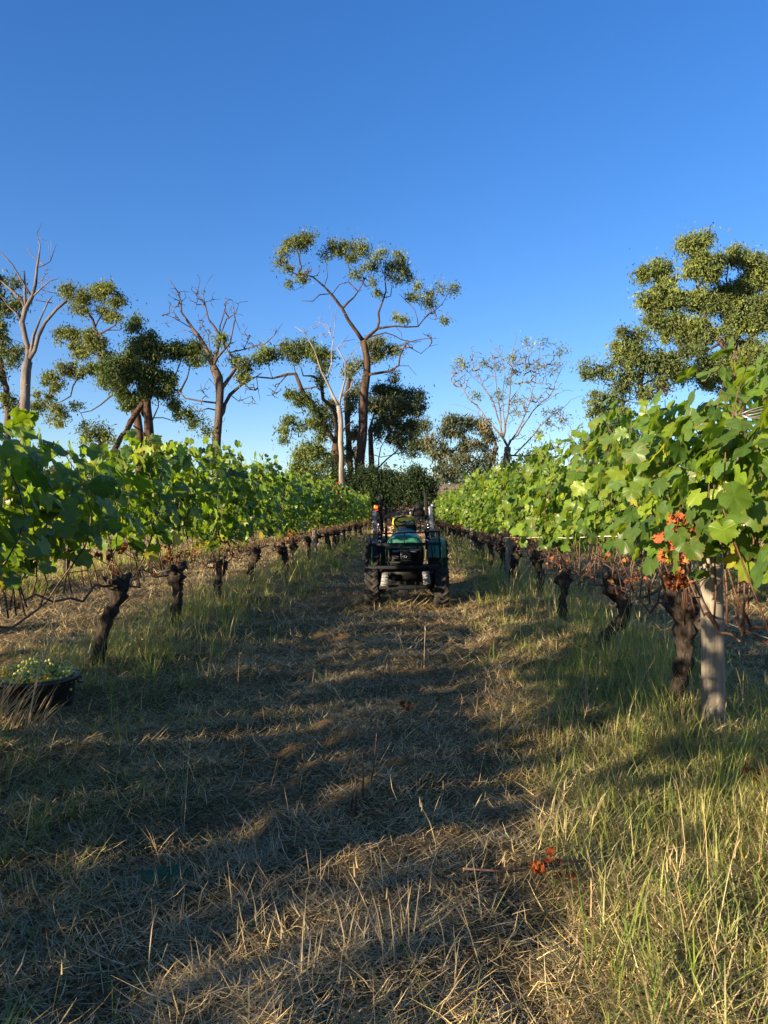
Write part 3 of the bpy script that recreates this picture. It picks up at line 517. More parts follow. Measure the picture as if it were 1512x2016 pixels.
def vine_parts(seed, height=2.45, trunk=None, arms=(1.1,1.1), armz=.86, nshoot=13, tall=1, thick=.085, drop=.0, wide=.0, dead=4, low=1.05):
    """a vine at the origin, row along y. returns list of (part name, mesh)"""
    gg=np.random.default_rng(seed); out=[]
    if trunk is None:
        lx=gg.uniform(-.12,.12); ly=gg.uniform(-.22,.22)
        trunk=[(0,0,-.1),(lx*.2,ly*.1,.15),(lx*1.2,ly*.8,.4),(lx*.6,ly,.62),(0,ly*.3,.78)]
    T=np.array(trunk,float); 
    # smooth
    pts=[];n=len(T)
    for a in range(n-1):
        p0=T[max(a-1,0)];p1=T[a];p2=T[a+1];p3=T[min(a+2,n-1)]
        for s_ in range(6):
            u=s_/6; pts.append(.5*((2*p1)+(-p0+p2)*u+(2*p0-5*p1+4*p2-p3)*u*u+(-p0+3*p1-3*p2+p3)*u**3))
    pts.append(T[-1]); pts=np.array(pts)+gg.normal(size=(len(pts),3))*.006
    L=len(pts); rr=thick*(1.05-.35*np.sin(np.linspace(0,np.pi,L)))*(1+.13*gg.normal(size=L)); rr[-4:]*=1.3; rr[0]*=1.3
    mb=MB(); mb.tube(pts,rr,12,noise=.13,seed=seed)
    head=pts[-1]
    for k in range(7):    # knobbly head and pruning stubs
        d=nrm(np.array([gg.normal()*.5,gg.normal()*1.0,gg.uniform(-.2,.9)])); q=head+d*gg.uniform(.08,.2)
        mb.tube([head-np.array([0,0,.05]),head*.5+q*.5+gg.normal(size=3)*.015,q],[thick*.66,thick*.5,thick*.34*gg.uniform(.6,1.2)],8,noise=.18,seed=seed*9+k)
    for s_ in (-1,1):     # two thick cordon stubs
        q=head+np.array([gg.normal()*.03,s_*gg.uniform(.22,.38),gg.uniform(.0,.12)])
        mb.tube([head-np.array([0,0,.03]),(head+q)/2+np.array([0,0,.03]),q],[thick*.75,thick*.5,thick*.3],8,noise=.16,seed=seed*5+s_)
    out.append(('trunk',mb.me('trunk',M_VINEBARK,True)))
    # canes and shoots
    mc=MB(); LP=[];LS=[];LH=[];
    for s_,al in ((-1,arms[0]),(1,arms[1])):
        for rep in range(2 if gg.random()<.4 else 1):
            k=8; u=np.linspace(0,1,k); ay=head[1]+s_*al*u; az=head[2]+(armz-head[2])*np.clip(u*3,0,1)+.05*np.sin(u*9+seed+rep*2)-.03*rep+ .03*gg.normal(size=k); ax_=head[0]*(1-u)+.03*gg.normal(size=k)
            mc.tube(np.stack([ax_,ay,az],-1),np.linspace(.014,.007,k),6)
    ys_=np.linspace(-arms[0],arms[1],nshoot)+gg.normal(size=nshoot)*.05
    for yb in ys_:
        top=height*(1+gg.normal()*.045)+(.20 if gg.random()<.09*tall else 0); z0=armz+gg.normal()*.02
        k=10; u=np.linspace(0,1,k); bow=gg.normal()*.13; dy=gg.normal()*.16; dx=gg.normal()*.12; swing=gg.uniform(-.12,.12)
        xx=bow*np.sin(u*np.pi)+dx*u; yy=yb+dy*u+swing*np.sin(u*np.pi*.6)*2*(1-u); zz=z0+(top-z0)*u**.92
        P=np.stack([xx,yy,zz],-1); P[:,:2]+=gg.normal(size=(k,2))*.012; mc.tube(P,np.linspace(.0072,.0025,k),5)
        if gg.random()<.8:    # lower side shoots, thin, dangling
            q=P[1]; e=q+np.array([gg.normal()*.18,gg.normal()*.2,gg.uniform(-.12,.18)]); mc.tube([q,(q+e)/2+gg.normal(size=3)*.03,e],[.005,.004,.002],4)
        nl=int((top-low)/.066)
        for m in range(nl):
            zc=low+(top-low)*(m+gg.random())/nl; uu=np.clip(((zc-z0)/(top-z0)),0,1)**(1/.92); c=np.array([np.interp(uu,u,P[:,0]),np.interp(uu,u,P[:,1]),zc])
            for rep in range(2):
                s_=1 if gg.random()<.5 else -1; spread=(.225+wide)*(1-.45*max(0,(zc-1.9)/.6))
                off=np.array([s_*abs(gg.normal(.55,.4))*spread, gg.normal()*.14, gg.normal()*.05])
                LP.append(c+off); LS.append(np.sign(off[0]+c[0]*.5)); LH.append((zc-low)/(top-low))
    out.append(('canes',mc.me('canes',M_CANE,True)))
    P=np.array(LP); s_=np.array(LS)[:,None]; H=np.array(LH); n=len(P)
    keep=gg.random(n)<np.clip(.35+H*5,0,1); P=P[keep];s_=s_[keep];H=H[keep]; n=len(P)
    Nn=np.concatenate([s_*np.abs(gg.normal(.8,.5,size=(n,1))),gg.normal(size=(n,1))*.55,gg.normal(.45,.45,size=(n,1))],1)
    Td=np.stack([gg.normal(size=n)*.5,gg.normal(size=n)*.6,-np.abs(gg.normal(.9,.4,size=n))],-1)
    size=gg.uniform(.062,.125,size=n)*(1-.35*np.clip(H-.75,0,1)*2)
    col=GREENS[gg.integers(len(GREENS),size=n)]*gg.uniform(.75,1.25,size=(n,1))
    top_=H>.85; col[top_]=col[top_]*.5+np.array((.13,.20,.035))*.5
    yl=gg.random(n)<(.015+.10*(H<.12)); col[yl]=np.array((.30,.30,.04))*gg.uniform(.7,1.2,size=(yl.sum(),1))
    out.append(('foliage',place_leaves(P,Nn,Td,size,col,TMPL,gg,'foliage',M_GRAPE)))
    if dead:
        cy=gg.uniform(-.9,.9); n=dead*5; P=np.stack([gg.normal(size=n)*.12+.1,cy+gg.normal(size=n)*.09,gg.uniform(.92,1.25,size=n)],-1)
        out.append(('dead_leaves',place_leaves(P,gg.normal(size=(n,3)),gg.normal(size=(n,3))+np.array([0,0,-1]),gg.uniform(.03,.065,size=n),np.array([(.27,.10,.04),(.20,.08,.04),(.33,.18,.06)])[gg.integers(3,size=n)],TDEAD,gg,'dead_leaves',M_DEAD)))
    return out
def make_vine(parts, loc, label, group, rz=0, sc=1):
    r=empty('grapevine',loc,rz); r.scale=(1,1,sc); tag(r,label,'grapevine',group)
    for nme,me in parts: link(nme,me,r)
    return r
VAR=[vine_parts(100+k,height=2.42+.08*((k*7)%5-2)/2,tall=1,dead=(3,5,0,4,6,2,0,3,1)[k],low=1.10+.03*(k%3),thick=(.085,.07,.095,.078,.09,.072,.1,.08,.088)[k]) for k in range(9)]
VN=[vine_parts(300+k,height=2.28,low=1.20,dead=2+k,thick=.085) for k in range(2)]
# special near vines
def off(px,py,D,x0,y0):  # point seen at a pixel at distance D, relative to a vine base
    q=at(px,py,D); return (q[0]-x0,q[1]-y0,q[2])
L1y=6.75
VL1=vine_parts(201,height=2.12,thick=.075,trunk=[(0,0,-.1),(.01,0,.12),(.03,.02,.4),(.1,.08,.66),(.17,.14,.86)],arms=(1.5,1.0),armz=.88,nshoot=14,low=1.18,dead=2)
VL2=vine_parts(202,tall=0,height=2.36,thick=.085,trunk=[(0,0,-.1),(.03,0,.12),(.06,.02,.4),(.05,.06,.62),(.02,.1,.80)],arms=(1.1,.9),nshoot=13,low=1.22,dead=5)
VR2=vine_parts(203,height=2.36,thick=.085,trunk=[(0,0,-.1),(0,0,.10),(.05,.0,.28),(.22,.0,.46),(.24,.0,.64),(.1,.0,.86)],arms=(1.1,1.1),nshoot=14,low=1.26,dead=3)
VR1=vine_parts(204,height=2.28,thick=.082,trunk=[(0,0,-.1),(-.02,0,.12),(.03,.0,.35),(.06,.0,.6),(.05,.0,.86)],arms=(1.1,1.0),nshoot=16,low=1.3,dead=0,wide=.02)
VR0=vine_parts(205,height=2.36,thick=.08,arms=(.85,1.0),nshoot=15,low=1.2,dead=2,wide=.04,tall=1)
gL='grapevines of the left hand row'; gR='grapevines of the right hand row'; gL2='grapevines of the row beyond the left one'; gR2='grapevines of the row beyond the right one'
ordn=['first','second','third','fourth','fifth','sixth','seventh','eighth','ninth','tenth','eleventh','twelfth','thirteenth','fourteenth','fifteenth','sixteenth','seventeenth','eighteenth','nineteenth','twentieth']
# left row
ysL=[1.4,2.9,4.6,L1y,8.85,11.4,13.7,16.2,18.5]+[18.5+2.25*k for k in range(1,16)]
k0=0
for k,y in enumerate(ysL):
    x=-2.85+rng.normal()*.04
    k=k-1
    if k==-1: lab='grapevine at the near end of the left row, outside the left edge'
    elif k==0: lab='grapevine of the left row nearest the camera, beside the left edge of the view'
    elif k==1: lab='leafy grapevine over the black tub of grapes at the left edge'
    elif k==2: lab='grapevine with a slender leaning dark trunk, just right of the grape tub'
    elif k==3: lab='grapevine with a knobbly forked head, second trunk right of the grape tub'
    elif k<14: lab='left row grapevine, %s trunk beyond the grape tub towards the tractor'%ordn[k-2]
    else: lab='far left row grapevine merging with its neighbours beside the tractor'
    parts=VL1 if k==2 else VL2 if k==3 else VN[k%2] if k<2 else VAR[(k*5+1)%9]
    sc=.98 if k<2 else [1,1,1,1,1.0,1.03,.98,1.01][k%8]
    make_vine(parts,(x,y,H(x,y)-.15),lab,gL,rz=0 if k in(2,3) else (math.pi if k%2 else 0),sc=sc)
ysR=[3.85,5.6,7.9,10.1,12.3]+[12.3+2.25*k for k in range(1,18)]
for k,y in enumerate(ysR):
    x=(2.0 if k==1 else 2.03 if k==2 else 2.1)+rng.normal()*.03*(k>2)
    if k==0: lab='tall leafy grapevine at the right edge, in front of the weathered post'
    elif k==1: lab='grapevine with a thick black trunk directly behind the weathered post'
    elif k==2: lab='grapevine with a thick curved dark trunk, left of the weathered post'
    elif k<13: lab='right row grapevine, %s trunk left of the weathered post'%ordn[k-1]
    else: lab='far right row grapevine merging with its neighbours beside the tractor'
    parts={0:VR0,1:VR1,2:VR2}.get(k,VAR[(k*4+2)%9])
    make_vine(parts,(x,y,H(x,y)-.15),lab,gR,rz=0 if k<3 else (math.pi if k%2 else 0),sc=[1.0,1,1,.98,1.02][k%5])
for nm,x0,ys_,gr,side in (('L2',-7.8,np.array([-8.05,-5.8,-3.5,-1.3,.95]+list(np.arange(3.2,42,2.25))),gL2,'left'),('R2',7.05,np.arange(4.5,42,2.25),gR2,'right')):
    for k,y in enumerate(ys_):
        lab='%s grapevine from the near end in the row behind the %s hand row'%(ordn[k],side) if k<len(ordn) else 'far grapevine behind the %s hand row'%side
        make_vine(VAR[(k*5+(side=='left'))%9],(x0+rng.normal()*.04,y,H(x0,y)-.15),lab,gr,rz=math.pi if k%3==0 else 0,sc=(.93 if y<-4 else .83 if y<-2 else .93 if y<4 else .87) if side=='left' else .95)  # left row heights shaped for sun and shade on the lane; nearest vines unseen
# withered orange shoot hanging beside the post
gg=np.random.default_rng(31)
wp=empty('withered_shoot',(1.70,4.75,1.50)); tag(wp,'withered bunch of orange brown leaves hanging left of the weathered post','dead shoot')
mb=MB(); mb.tube([(.02,.0,.12),(.0,0,0),(.02,.02,-.25),(.05,.02,-.5),(.06,.03,-.62)],[.006]*5,5); mb.tube([(0,0,-.02),(-.06,.02,-.1),(-.05,0,-.2)],.004,5); mb.build('stem',M_CANE,wp,True)
n=42; P=np.stack([gg.normal(size=n)*.055-.01,gg.normal(size=n)*.05,gg.uniform(-.38,.10,size=n)],-1); P[:,0]*=1-.8*np.abs(P[:,2]+.1)
cc=np.array([(.52,.16,.05),(.42,.12,.045),(.30,.09,.04),(.60,.24,.08)])[gg.integers(4,size=n)]; cc[P[:,2]<-.2]*=.55
link('leaves',place_leaves(P,gg.normal(size=(n,3)),gg.normal(size=(n,3))+np.array([0,0,-1.2]),gg.uniform(.032,.065,size=n),cc*.8,TDEAD,gg,'leaves',M_DEAD),wp)
wp2=empty('withered_shoot',(-2.75,26.5,2.2)); tag(wp2,'reddish withered leaves on top of the left row, left of the tractor','dead shoot')
n=40; P=gg.normal(size=(n,3))*np.array([.15,.35,.2]); P[:,2]+=P[:,1]*.5
link('leaves',place_leaves(P+np.array([.2,0,-.05]),gg.normal(size=(n,3)),gg.normal(size=(n,3)),gg.uniform(.07,.12,size=n),np.tile((.26,.07,.03),(n,1)),TDEAD,gg,'leaves',M_DEAD),wp2)
MB().tube([(0,0,-.5),(.05,0,0),(.1,.1,.3)],.008,5).build('stem',M_CANE,wp2,True)

# ------------------------------------------------------------------ posts and wires
def post(x,y,h,r,label,seed,lean=0,notch=False):
    gg=np.random.default_rng(seed); z=H(x,y)-.06; n=26; k=28; zz=np.linspace(-.2,h,n); a=np.arange(k)*2*np.pi/k
    rings=[]
    for q in zz:
        rad=r*(1+.012*np.sin(a*3+seed)+.006*np.sin(a*7+q*.4)+.003*gg.normal(size=k)) *(1.05-.06*q/h)
        rings.append(np.stack([np.cos(a)*rad+lean*q+.006*math.sin(q*3),np.sin(a)*rad,np.full(k,q)],-1))
    rings[-1][:,2]+=.04*np.sin(a+1)-.015*np.cos(a*2)
    rings.append((rings[-1]-rings[-1].mean(0))*.9+rings[-1].mean(0)+np.array([0,0,.008]))
    V=np.concatenate(rings+[rings[-1].mean(0)[None]]); n=len(rings); i=np.arange(n-1)[:,None]*k; j=np.arange(k)[None]; j2=(j+1)%k
    o=empty('wooden_post',(x,y,z)); tag(o,label,'post','wooden trellis posts')
    link('shaft',mesh('shaft',V,[[n*k,(n-1)*k+q,(n-1)*k+(q+1)%k] for q in range(k)],np.stack([i+j,i+j2,i+k+j2,i+k+j],-1).reshape(-1,4),smooth=True,mat=M_POST),o)
    mb=MB()
    c=np.array([(math.cos(q)*(r*1.03)+lean*h*.55,math.sin(q)*(r*1.03),h*.56+.004*math.sin(q*2)) for q in np.linspace(0,2*np.pi,30)])
    mb.tube(c,.0025,5); mb.box((-.7*r+lean*h*.9,-.72*r,h*.9),(.03,.012,.006)); mb.build('wire_tie',M_WIRE,o)
    return o
post(2.1,5.18,1.42,.074,'round weathered grey wooden post standing at the right edge',1,lean=-.012)
post(2.02,14.9,1.25,.085,'short grey wooden post in the right row, midway towards the tractor',2)
post(2.1,24.5,1.5,.08,'narrow far post in the right row, close behind the tractor in the view',3)
post(-7.7,11.5,1.3,.08,'pale post in the row beyond the left vines, seen under their leaves',4)
post(-2.85,22.2,1.5,.07,'dark far post in the left row',5)
def wire(x,z,y0,y1,label,rad=.003,mat=None,sag=.02,cat='wire'):
    ys_=np.arange(y0,y1,.5); sg=sag*np.abs(np.sin(ys_*np.pi/5.5)); P=np.stack([np.full(len(ys_),x),ys_,np.array([H(x,q) for q in ys_])*0+.08+z-sg],-1)
    tag(MB().tube(P,rad,5).build('trellis_wire',mat or M_WIRE,None,True),label,cat,'trellis wires')
P_=[(2.0,y_,1.49-.036*(y_-5.2)+.008*math.sin(y_*3)) for y_ in np.arange(2.6,5.3,.3)]+[(2.0-.16*min(1,(y_-5.2)/2),y_,1.43-.036*(y_-5.2)+.008*math.sin(y_*2)) for y_ in np.arange(5.3,14.8,.4)]
tag(MB().tube(P_,.005,5).build('trellis_wire',M_STRING,None,True),'pale cord running along the right row from the top of the weathered post','wire','trellis wires')
wire(2.08,.80,2.6,48,'low fruiting wire along the right row',.003)
wire(2.1,1.95,2.6,48,'upper foliage wire through the right row',.003)
wire(-2.85,.84,2,50,'low fruiting wire along the left row',.003)
wire(-2.85,1.5,2,50,'middle foliage wire through the left row',.003)
# loose coil of wire at the right edge
mb=MB()
for k in range(7):
    a=np.linspace(0,2*np.pi,24); q=np.stack([np.cos(a)*.075,np.sin(a)*.03,np.sin(a+.4*k)*.022+.006*k],-1)+np.random.default_rng(k).normal(size=3)*.006
    mb.tube(q,.0028,5)
oc=mb.build('wire_coil',M_WIRE,None,True); oc.location=at(1490,818,4.0); tag(oc,'tangled coil of loose wire hanging at the right edge among the leaves','wire coil')

# ------------------------------------------------------------------ tractor
TX,TY=-.04,12.8; TZ=H(0,12.8)-.03
def tp_(cx,cy,yl):   # local x,z of a point measured on the photograph at local depth yl
    q=at(660+cx/5.04,920+cy/5.04,TY+yl); return q[0]-TX,q[2]-TZ
G_PAINT=plain('green_paint',(.025,.16,.075),.42,.0,var=.35,vscale=5); G_PAINT.node_tree.nodes['Principled BSDF'].inputs['Coat Weight'].default_value=.3
BLACK=plain('black_steel',(.006,.007,.009),.6,.0,var=.3,vscale=12); BLACK.node_tree.nodes['Principled BSDF'].inputs['Specular IOR Level'].default_value=.22
BLUEST=plain('grey_steel',(.14,.16,.20),.35,.5,var=.4,vscale=9)
CHROME=plain('bright_steel',(.6,.6,.6),.22,.95)
YEL=plain('yellow_vinyl',(.75,.50,.02),.4,var=.15)
RUB=plain('tyre_rubber',(.012,.012,.012),.85,var=.4,vscale=10,bump=.3,bscale=40,dirt=(.03,.025,.02))
TREAD=plain('step_plate',(.28,.28,.29),.5,.6,bump=.8,bscale=90,var=.4)
ORG=plain('amber_lens',(.85,.18,.02),.25)
RED=plain('red_lens',(.5,.02,.01),.25)
tr=empty('tractor',(TX,TY,TZ)); tag(tr,'green compact tractor with yellow seat and black front frame on the lane','tractor')
def wheel(x,y,rad,wd,nl,rim_mat):
    s_=1 if x>0 else -1
    w_=empty('wheel',(x,y,rad)); w_.parent=tr
    mb=MB(); ri=rad*.56
    prof=[(ri,-wd*.42),(rad*.80,-wd*.5),(rad*.91,-wd*.47),(rad*.955,-wd*.36),(rad*.965,0),(rad*.955,wd*.36),(rad*.91,wd*.47),(rad*.80,wd*.5),(ri,wd*.42),(ri*.95,wd*.3),(ri*.95,-wd*.3)]
    mb.lathe(prof,48,'X',closed=True)
    for k in range(nl):
        for q in (-1,1):
            a=2*math.pi*(k+(.5 if q>0 else 0))/nl
            M=Matrix.Rotation(a,3,'X')@Matrix.Rotation(q*R(38),3,'Z')
            c=Matrix.Rotation(a,3,'X')@Vector((q*wd*.25,0,rad*.965))
            V=np.array([[sx*wd*.30,sy*rad*.045*(1.2-.3*sz),sz*rad*.045] for sz in(-1,1) for sx,sy in((-1,-1),(1,-1),(1,1),(-1,1))])
            mb.add(V@np.array(M).T+np.array(c),None,[[0,3,2,1],[4,5,6,7],[0,1,5,4],[1,2,6,5],[2,3,7,6],[3,0,4,7]])
    mb.build('tyre',RUB,w_)
    mb=MB(); mb.lathe([(.0,wd*.12*s_),(ri*.35,wd*.12*s_),(ri*.4,wd*.02*s_),(ri*.8,-wd*.02*s_),(ri*.88,wd*.2*s_),(ri*1.0,wd*.40*s_),(ri*1.03,wd*.42*s_),(ri*.97,wd*.1*s_),(ri*.97,-wd*.35*s_)],32,'X')
    for k in range(6):
        a=k*math.pi/3; mb.cyl((wd*.02*s_,math.cos(a)*ri*.6,math.sin(a)*ri*.6),(wd*.14*s_,math.cos(a)*ri*.6,math.sin(a)*ri*.6),.012,6)
    mb.build('rim',rim_mat,w_,True)
for x in (-.59,.60): wheel(x,0,.335,.25,16,YEL)
for x in (-.60,.60): wheel(x,1.65,.54,.36,18,YEL)
# chassis, axle, engine block
mb=MB(); mb.box((0,.0,.40),(1.0,.12,.11)); mb.box((0,-.05,.46),(.34,.5,.16)); mb.cyl((-.5,0,.335),(-.36,0,.40),.07); mb.cyl((.5,0,.335),(.36,0,.40),.07); mb.box((0,.75,.56),(.32,1.7,.30)); mb.cyl((-.5,1.65,.54),(.5,1.65,.54),.09)
mb.box((-.42,0,.47),(.09,.16,.26)); mb.box((.42,0,.47),(.09,.16,.26))
mb.build('chassis',BLACK,tr,bevel=.012)
for s_ in (-1,1):
    mb=MB(); mb.cyl((s_*.33,-.12,.44),(s_*.16,-.12,.44),.035); mb.box((s_*.30,-.14,.47),(.035,.05,.2),(0,R(-14*s_),0)); mb.build('steering_linkage',G_PAINT,tr,bevel=.006)
# hood: swept superellipse sections
def loft(secs,mb,close=True):
    k=len(secs[0]); V=np.concatenate(secs); n=len(secs); i=np.arange(n-1)[:,None]*k; j=np.arange(k-1 if not close else k)[None]; j2=(j+1)%k
    Q=np.stack([i+j,i+j2,i+k+j2,i+k+j],-1).reshape(-1,4); c0=len(V); V=np.concatenate([V,secs[0].mean(0)[None],secs[-1].mean(0)[None]])
    F3=[[c0,(q+1)%k,q] for q in range(k)]+[[c0+1,(n-1)*k+q,(n-1)*k+(q+1)%k] for q in range(k)] if close else []
    mb.add(V,F3,Q)
def sect(y,hw,z0,z1,top=.7,p=2.6,k=36):
    a=np.linspace(0,2*np.pi,k,endpoint=False); ca,sa=np.cos(a),np.sin(a); x=np.sign(ca)*np.abs(ca)**(2/p)*hw; z=np.sign(sa)*np.abs(sa)**(2/p)
    zc=(z0+z1)/2; zz=zc+z*(z1-z0)/2; x=x*(1-(1-top)*np.clip((zz-zc)/((z1-z0)/2),0,1)**1.6)
    return np.stack([x-.03,np.full(k,y),zz],-1)
mb=MB(); loft([sect(-.40,.27,.74,1.17,.9,3.2),sect(-.38,.315,.70,1.225,.88,3.2),sect(-.32,.33,.68,1.26,.86,3.2),sect(-.15,.335,.68,1.28,.82,3.2),sect(.3,.33,.68,1.31,.76,3),sect(.8,.31,.72,1.345,.70,3),sect(1.05,.29,.76,1.355,.7,3)],mb)
mb.build('hood',G_PAINT,tr,True)
mb=MB()
for k in range(9): mb.box((-.03,-.452,.74+k*.03),(.40,.012,.010))
mb.box((-.03,-.40,.84),(.62,.05,.40)); mb.box((-.03,-.30,.62),(.66,.3,.2)); mb.build('grille',BLACK,tr)
mb=MB(); 
for x in (-.18,.12): mb.box((x,-.458,.99),(.11,.02,.035))
mb.build('headlamp',BLUEST,tr,bevel=.006)
mb=MB(); mb.box((-.03,.05,1.296),(.012,.6,.008),(R(3.5),0,0)); mb.build('hood_ridge',plain('dark_green_trim',(.01,.07,.03),.4),tr)
# front implement frame / brush guard
yg=-.62
def gp(cx,cy): x,z=tp_(cx,cy,yg); return (x,yg,z)
mb=MB()
TLc,TRc,BLc,BRc=gp(338,665),gp(1030,637),gp(352,998),gp(1048,985)
mb.tube([TLc,TRc],.012,8); mb.tube([TLc,BLc],.016,8); mb.tube([TRc,BRc],.016,8); mb.tube([gp(685,652),gp(685,762)],.009,6)
mb.build('brush_guard',BLACK,tr)
mb=MB(); a=gp(345,765);b_=gp(1040,750)
mb.box(((a[0]+b_[0])/2,yg+.03,(a[2]+b_[2])/2-.012),(b_[0]-a[0]+.04,.12,.05),(0,R(-1.0),0)); a=BLc;b_=BRc
mb.box(((a[0]+b_[0])/2,yg+.02,(a[2]+b_[2])/2),(b_[0]-a[0]+.04,.10,.055),(0,R(-1.0),0)); mb.box((0,-.22,.50),(.84,.05,.24)); mb.box((-.05,yg+.09,.40),(.80,.08,.07)); mb.box((-.05,yg+.1,.33),(.16,.1,.06))
mb.build('cross_beam',BLACK,tr,bevel=.008)
mb=MB()
for cx in (530,850): x,z=tp_(cx,890,yg); mb.box((x,yg+.02,z),(.022,.05,.30))
x,z=tp_(690,945,yg); mb.box((x,yg+.02,z),(.58,.05,.03)); 
for cx in (420,445,960,985,655,820): x,z=tp_(cx,880,yg); mb.tube([(x,yg+.08,z-.14),(x+.01,yg+.05,z),(x-.005,yg+.09,z+.16)],.010,6)
mb.cyl((tp_(695,885,yg)[0],yg+.06,tp_(695,885,yg)[1]),(tp_(695,885,yg)[0],yg+.0,tp_(695,885,yg)[1]),.05,20)
mb.build('quick_hitch_frame',BLACK,tr)
mb=MB(); x,z=tp_(788,820,yg); mb.box((x,yg-.0,z),(.19,.02,.028)); x,z=tp_(640,825,yg); mb.box((x,yg-.0,z),(.07,.02,.02)); mb.tube([gp(532,835),gp(530,935),gp(545,945)],.006,5); mb.tube([gp(652,835),gp(654,905)],.008,5); mb.build('latch_bar',BLUEST,tr)
mb=MB(); x,z=tp_(700,885,yg-.01); mb.lathe([(.012,0),(.022,-.008),(.028,0)],20,'Y',(x,yg-.012,z)); mb.build('hub_cap',BLUEST,tr,True)
# side green plates
mb=MB()
for cx in (1010,): 
    x,z=tp_(cx+2,700,yg+.15); mb.box((x,yg+.2,z),(.05,.3,.20))
x,z=tp_(1052,880,yg+.2); mb.box((x,yg+.25,z),(.03,.30,.40)); x,z=tp_(362,880,yg+.1); mb.box((x,yg+.22,z),(.025,.20,.34))
mb.build('side_plate',G_PAINT,tr,bevel=.006)
# loader masts: each an arm pair with hydraulic ram
def mast(pts_main, pts_arm, ram):
    e=empty('loader_mast',(0,0,0)); e.parent=tr
    y=-.25
    def q3(c,dy=0): x,z=tp_(c[0],c[1],y+dy); return (x,y+dy,z)
    mb=MB(); a,b_=q3(pts_main[0]),q3(pts_main[1]); 
    c=(np.array(a)+b_)/2; Lz=a[2]-b_[2]; mb.box(c,(.068,.10,Lz),(0,math.atan2(a[0]-b_[0],Lz),0)); mb.box((b_[0],y,b_[2]+.01),(.10,.16,.05)); mb.build('upright',BLUEST,e,bevel=.008)
    mb=MB(); a,b_=q3(pts_arm[0],.18),q3(pts_arm[1],.18); c=(np.array(a)+b_)/2; Lz=a[2]-b_[2]; mb.box(c,(.05,.09,Lz),(0,math.atan2(a[0]-b_[0],Lz),0)); mb.box((a[0],y+.18,a[2]-.03),(.085,.05,.022)); mb.box((a[0]+.015,y+.18,a[2]-.085),(.02,.05,.12),(0,R(-22),0)); mb.box((a[0]-.012,y+.18,a[2]+.01),(.03,.05,.05)); mb.build('arm',BLACK,e,bevel=.006)
    mb=MB(); a,b_=np.array(q3(ram[0],-.02)),np.array(q3(ram[1],-.02)); m=a*.45+b_*.55; mb.cyl(m,b_,.024,12); mb.build('ram_cylinder',BLACK,e,True)
    mb=MB(); mb.cyl(a,m,.011,10); mb.cyl(b_-np.array([.03,0,0]),b_+np.array([.03,0,0]),.02,10); mb.build('ram_rod',CHROME,e,True)
    mb=MB()
    for k in range(3):
        o_=np.array([.012*k-.01,-.05,0]); d=1 if ram[0][0]>700 else -1
        mb.tube([np.array(b_)+o_+[d*-.02,0,.02],np.array(b_)*.6+np.array(a)*.4+o_+[d*-.05,-.02*k,0],np.array(b_)*.3+np.array(a)*.7+o_+[d*-.03,0,0],a+o_],.008,6)
    mb.build('hydraulic_hose',BLACK,e,True)
    mb=MB()
    for cx,cy in ((ram[1][0],730),(ram[1][0]+6,690),(ram[1][0]-4,640),(ram[1][0]+4,600),(ram[1][0],570)):
        x,z=tp_(cx,cy,y-.07); mb.cyl((x-.018,y-.07,z),(x+.018,y-.07,z+.008),.013,8)
    mb.build('hose_fitting',CHROME,e,True)
mast(((392,430),(395,755)),((438,285),(470,640)),((425,520),(437,735)))
mast(((945,385),(968,715)),((893,255),(915,640)),((905,470),(922,720)))
# beacon / indicator lights
mb=MB(); x,z=tp_(406,392,-.2); mb.box((x,-.2,z),(.075,.05,.065)); mb.build('amber_lamp',ORG,tr,bevel=.012)
mb=MB(); x,z=tp_(415,425,-.2); mb.box((x,-.2,z),(.05,.04,.02)); mb.build('red_lamp',RED,tr,bevel=.004)
mb=MB(); x,z=tp_(392,418,-.2); mb.box((x,-.19,z),(.11,.06,.02)); x,z=tp_(968,400,-.2); mb.box((x,-.18,z),(.11,.07,.035)); mb.box((x+.02,-.18,z-.09),(.02,.04,.16)); mb.build('lamp_bracket',BLACK,tr,bevel=.005)
mb=MB(); x,z=tp_(968,375,-.2); mb.lathe([(0,.03),(.03,.025),(.038,0),(.036,-.02)],16,'Z',(x,-.18,z)); mb.build('work_lamp',BLUEST,tr,True)
# steps
for c0,c1,c2,c3 in (((466,1042),(532,1038),(526,1170),(448,1178)),((862,1030),(932,1028),(950,1152),(876,1165))):
    e=MB(); y0=-.62;y1=-.70
    q=[tp_(c0[0],c0[1],y0),tp_(c1[0],c1[1],y0),tp_(c2[0],c2[1],y1),tp_(c3[0],c3[1],y1)]
    Y_=[y0,y0,y1,y1]; V=[(q[k][0],Y_[k],q[k][1]) for k in range(4)]+[(q[k][0],Y_[k]+.02,q[k][1]-.005) for k in range(4)]
    e.add(V,None,[[0,3,2,1],[4,5,6,7],[0,1,5,4],[1,2,6,5],[2,3,7,6],[3,0,4,7]])
    for k in range(4):
        u=(k+.5)/4; A=np.array(V[0])*(1-u)+np.array(V[3])*u; B=np.array(V[1])*(1-u)+np.array(V[2])*u; e.tube([A+[0,-.012,0],B+[0,-.012,0]],.010,6)
    e.build('step',TREAD,tr)
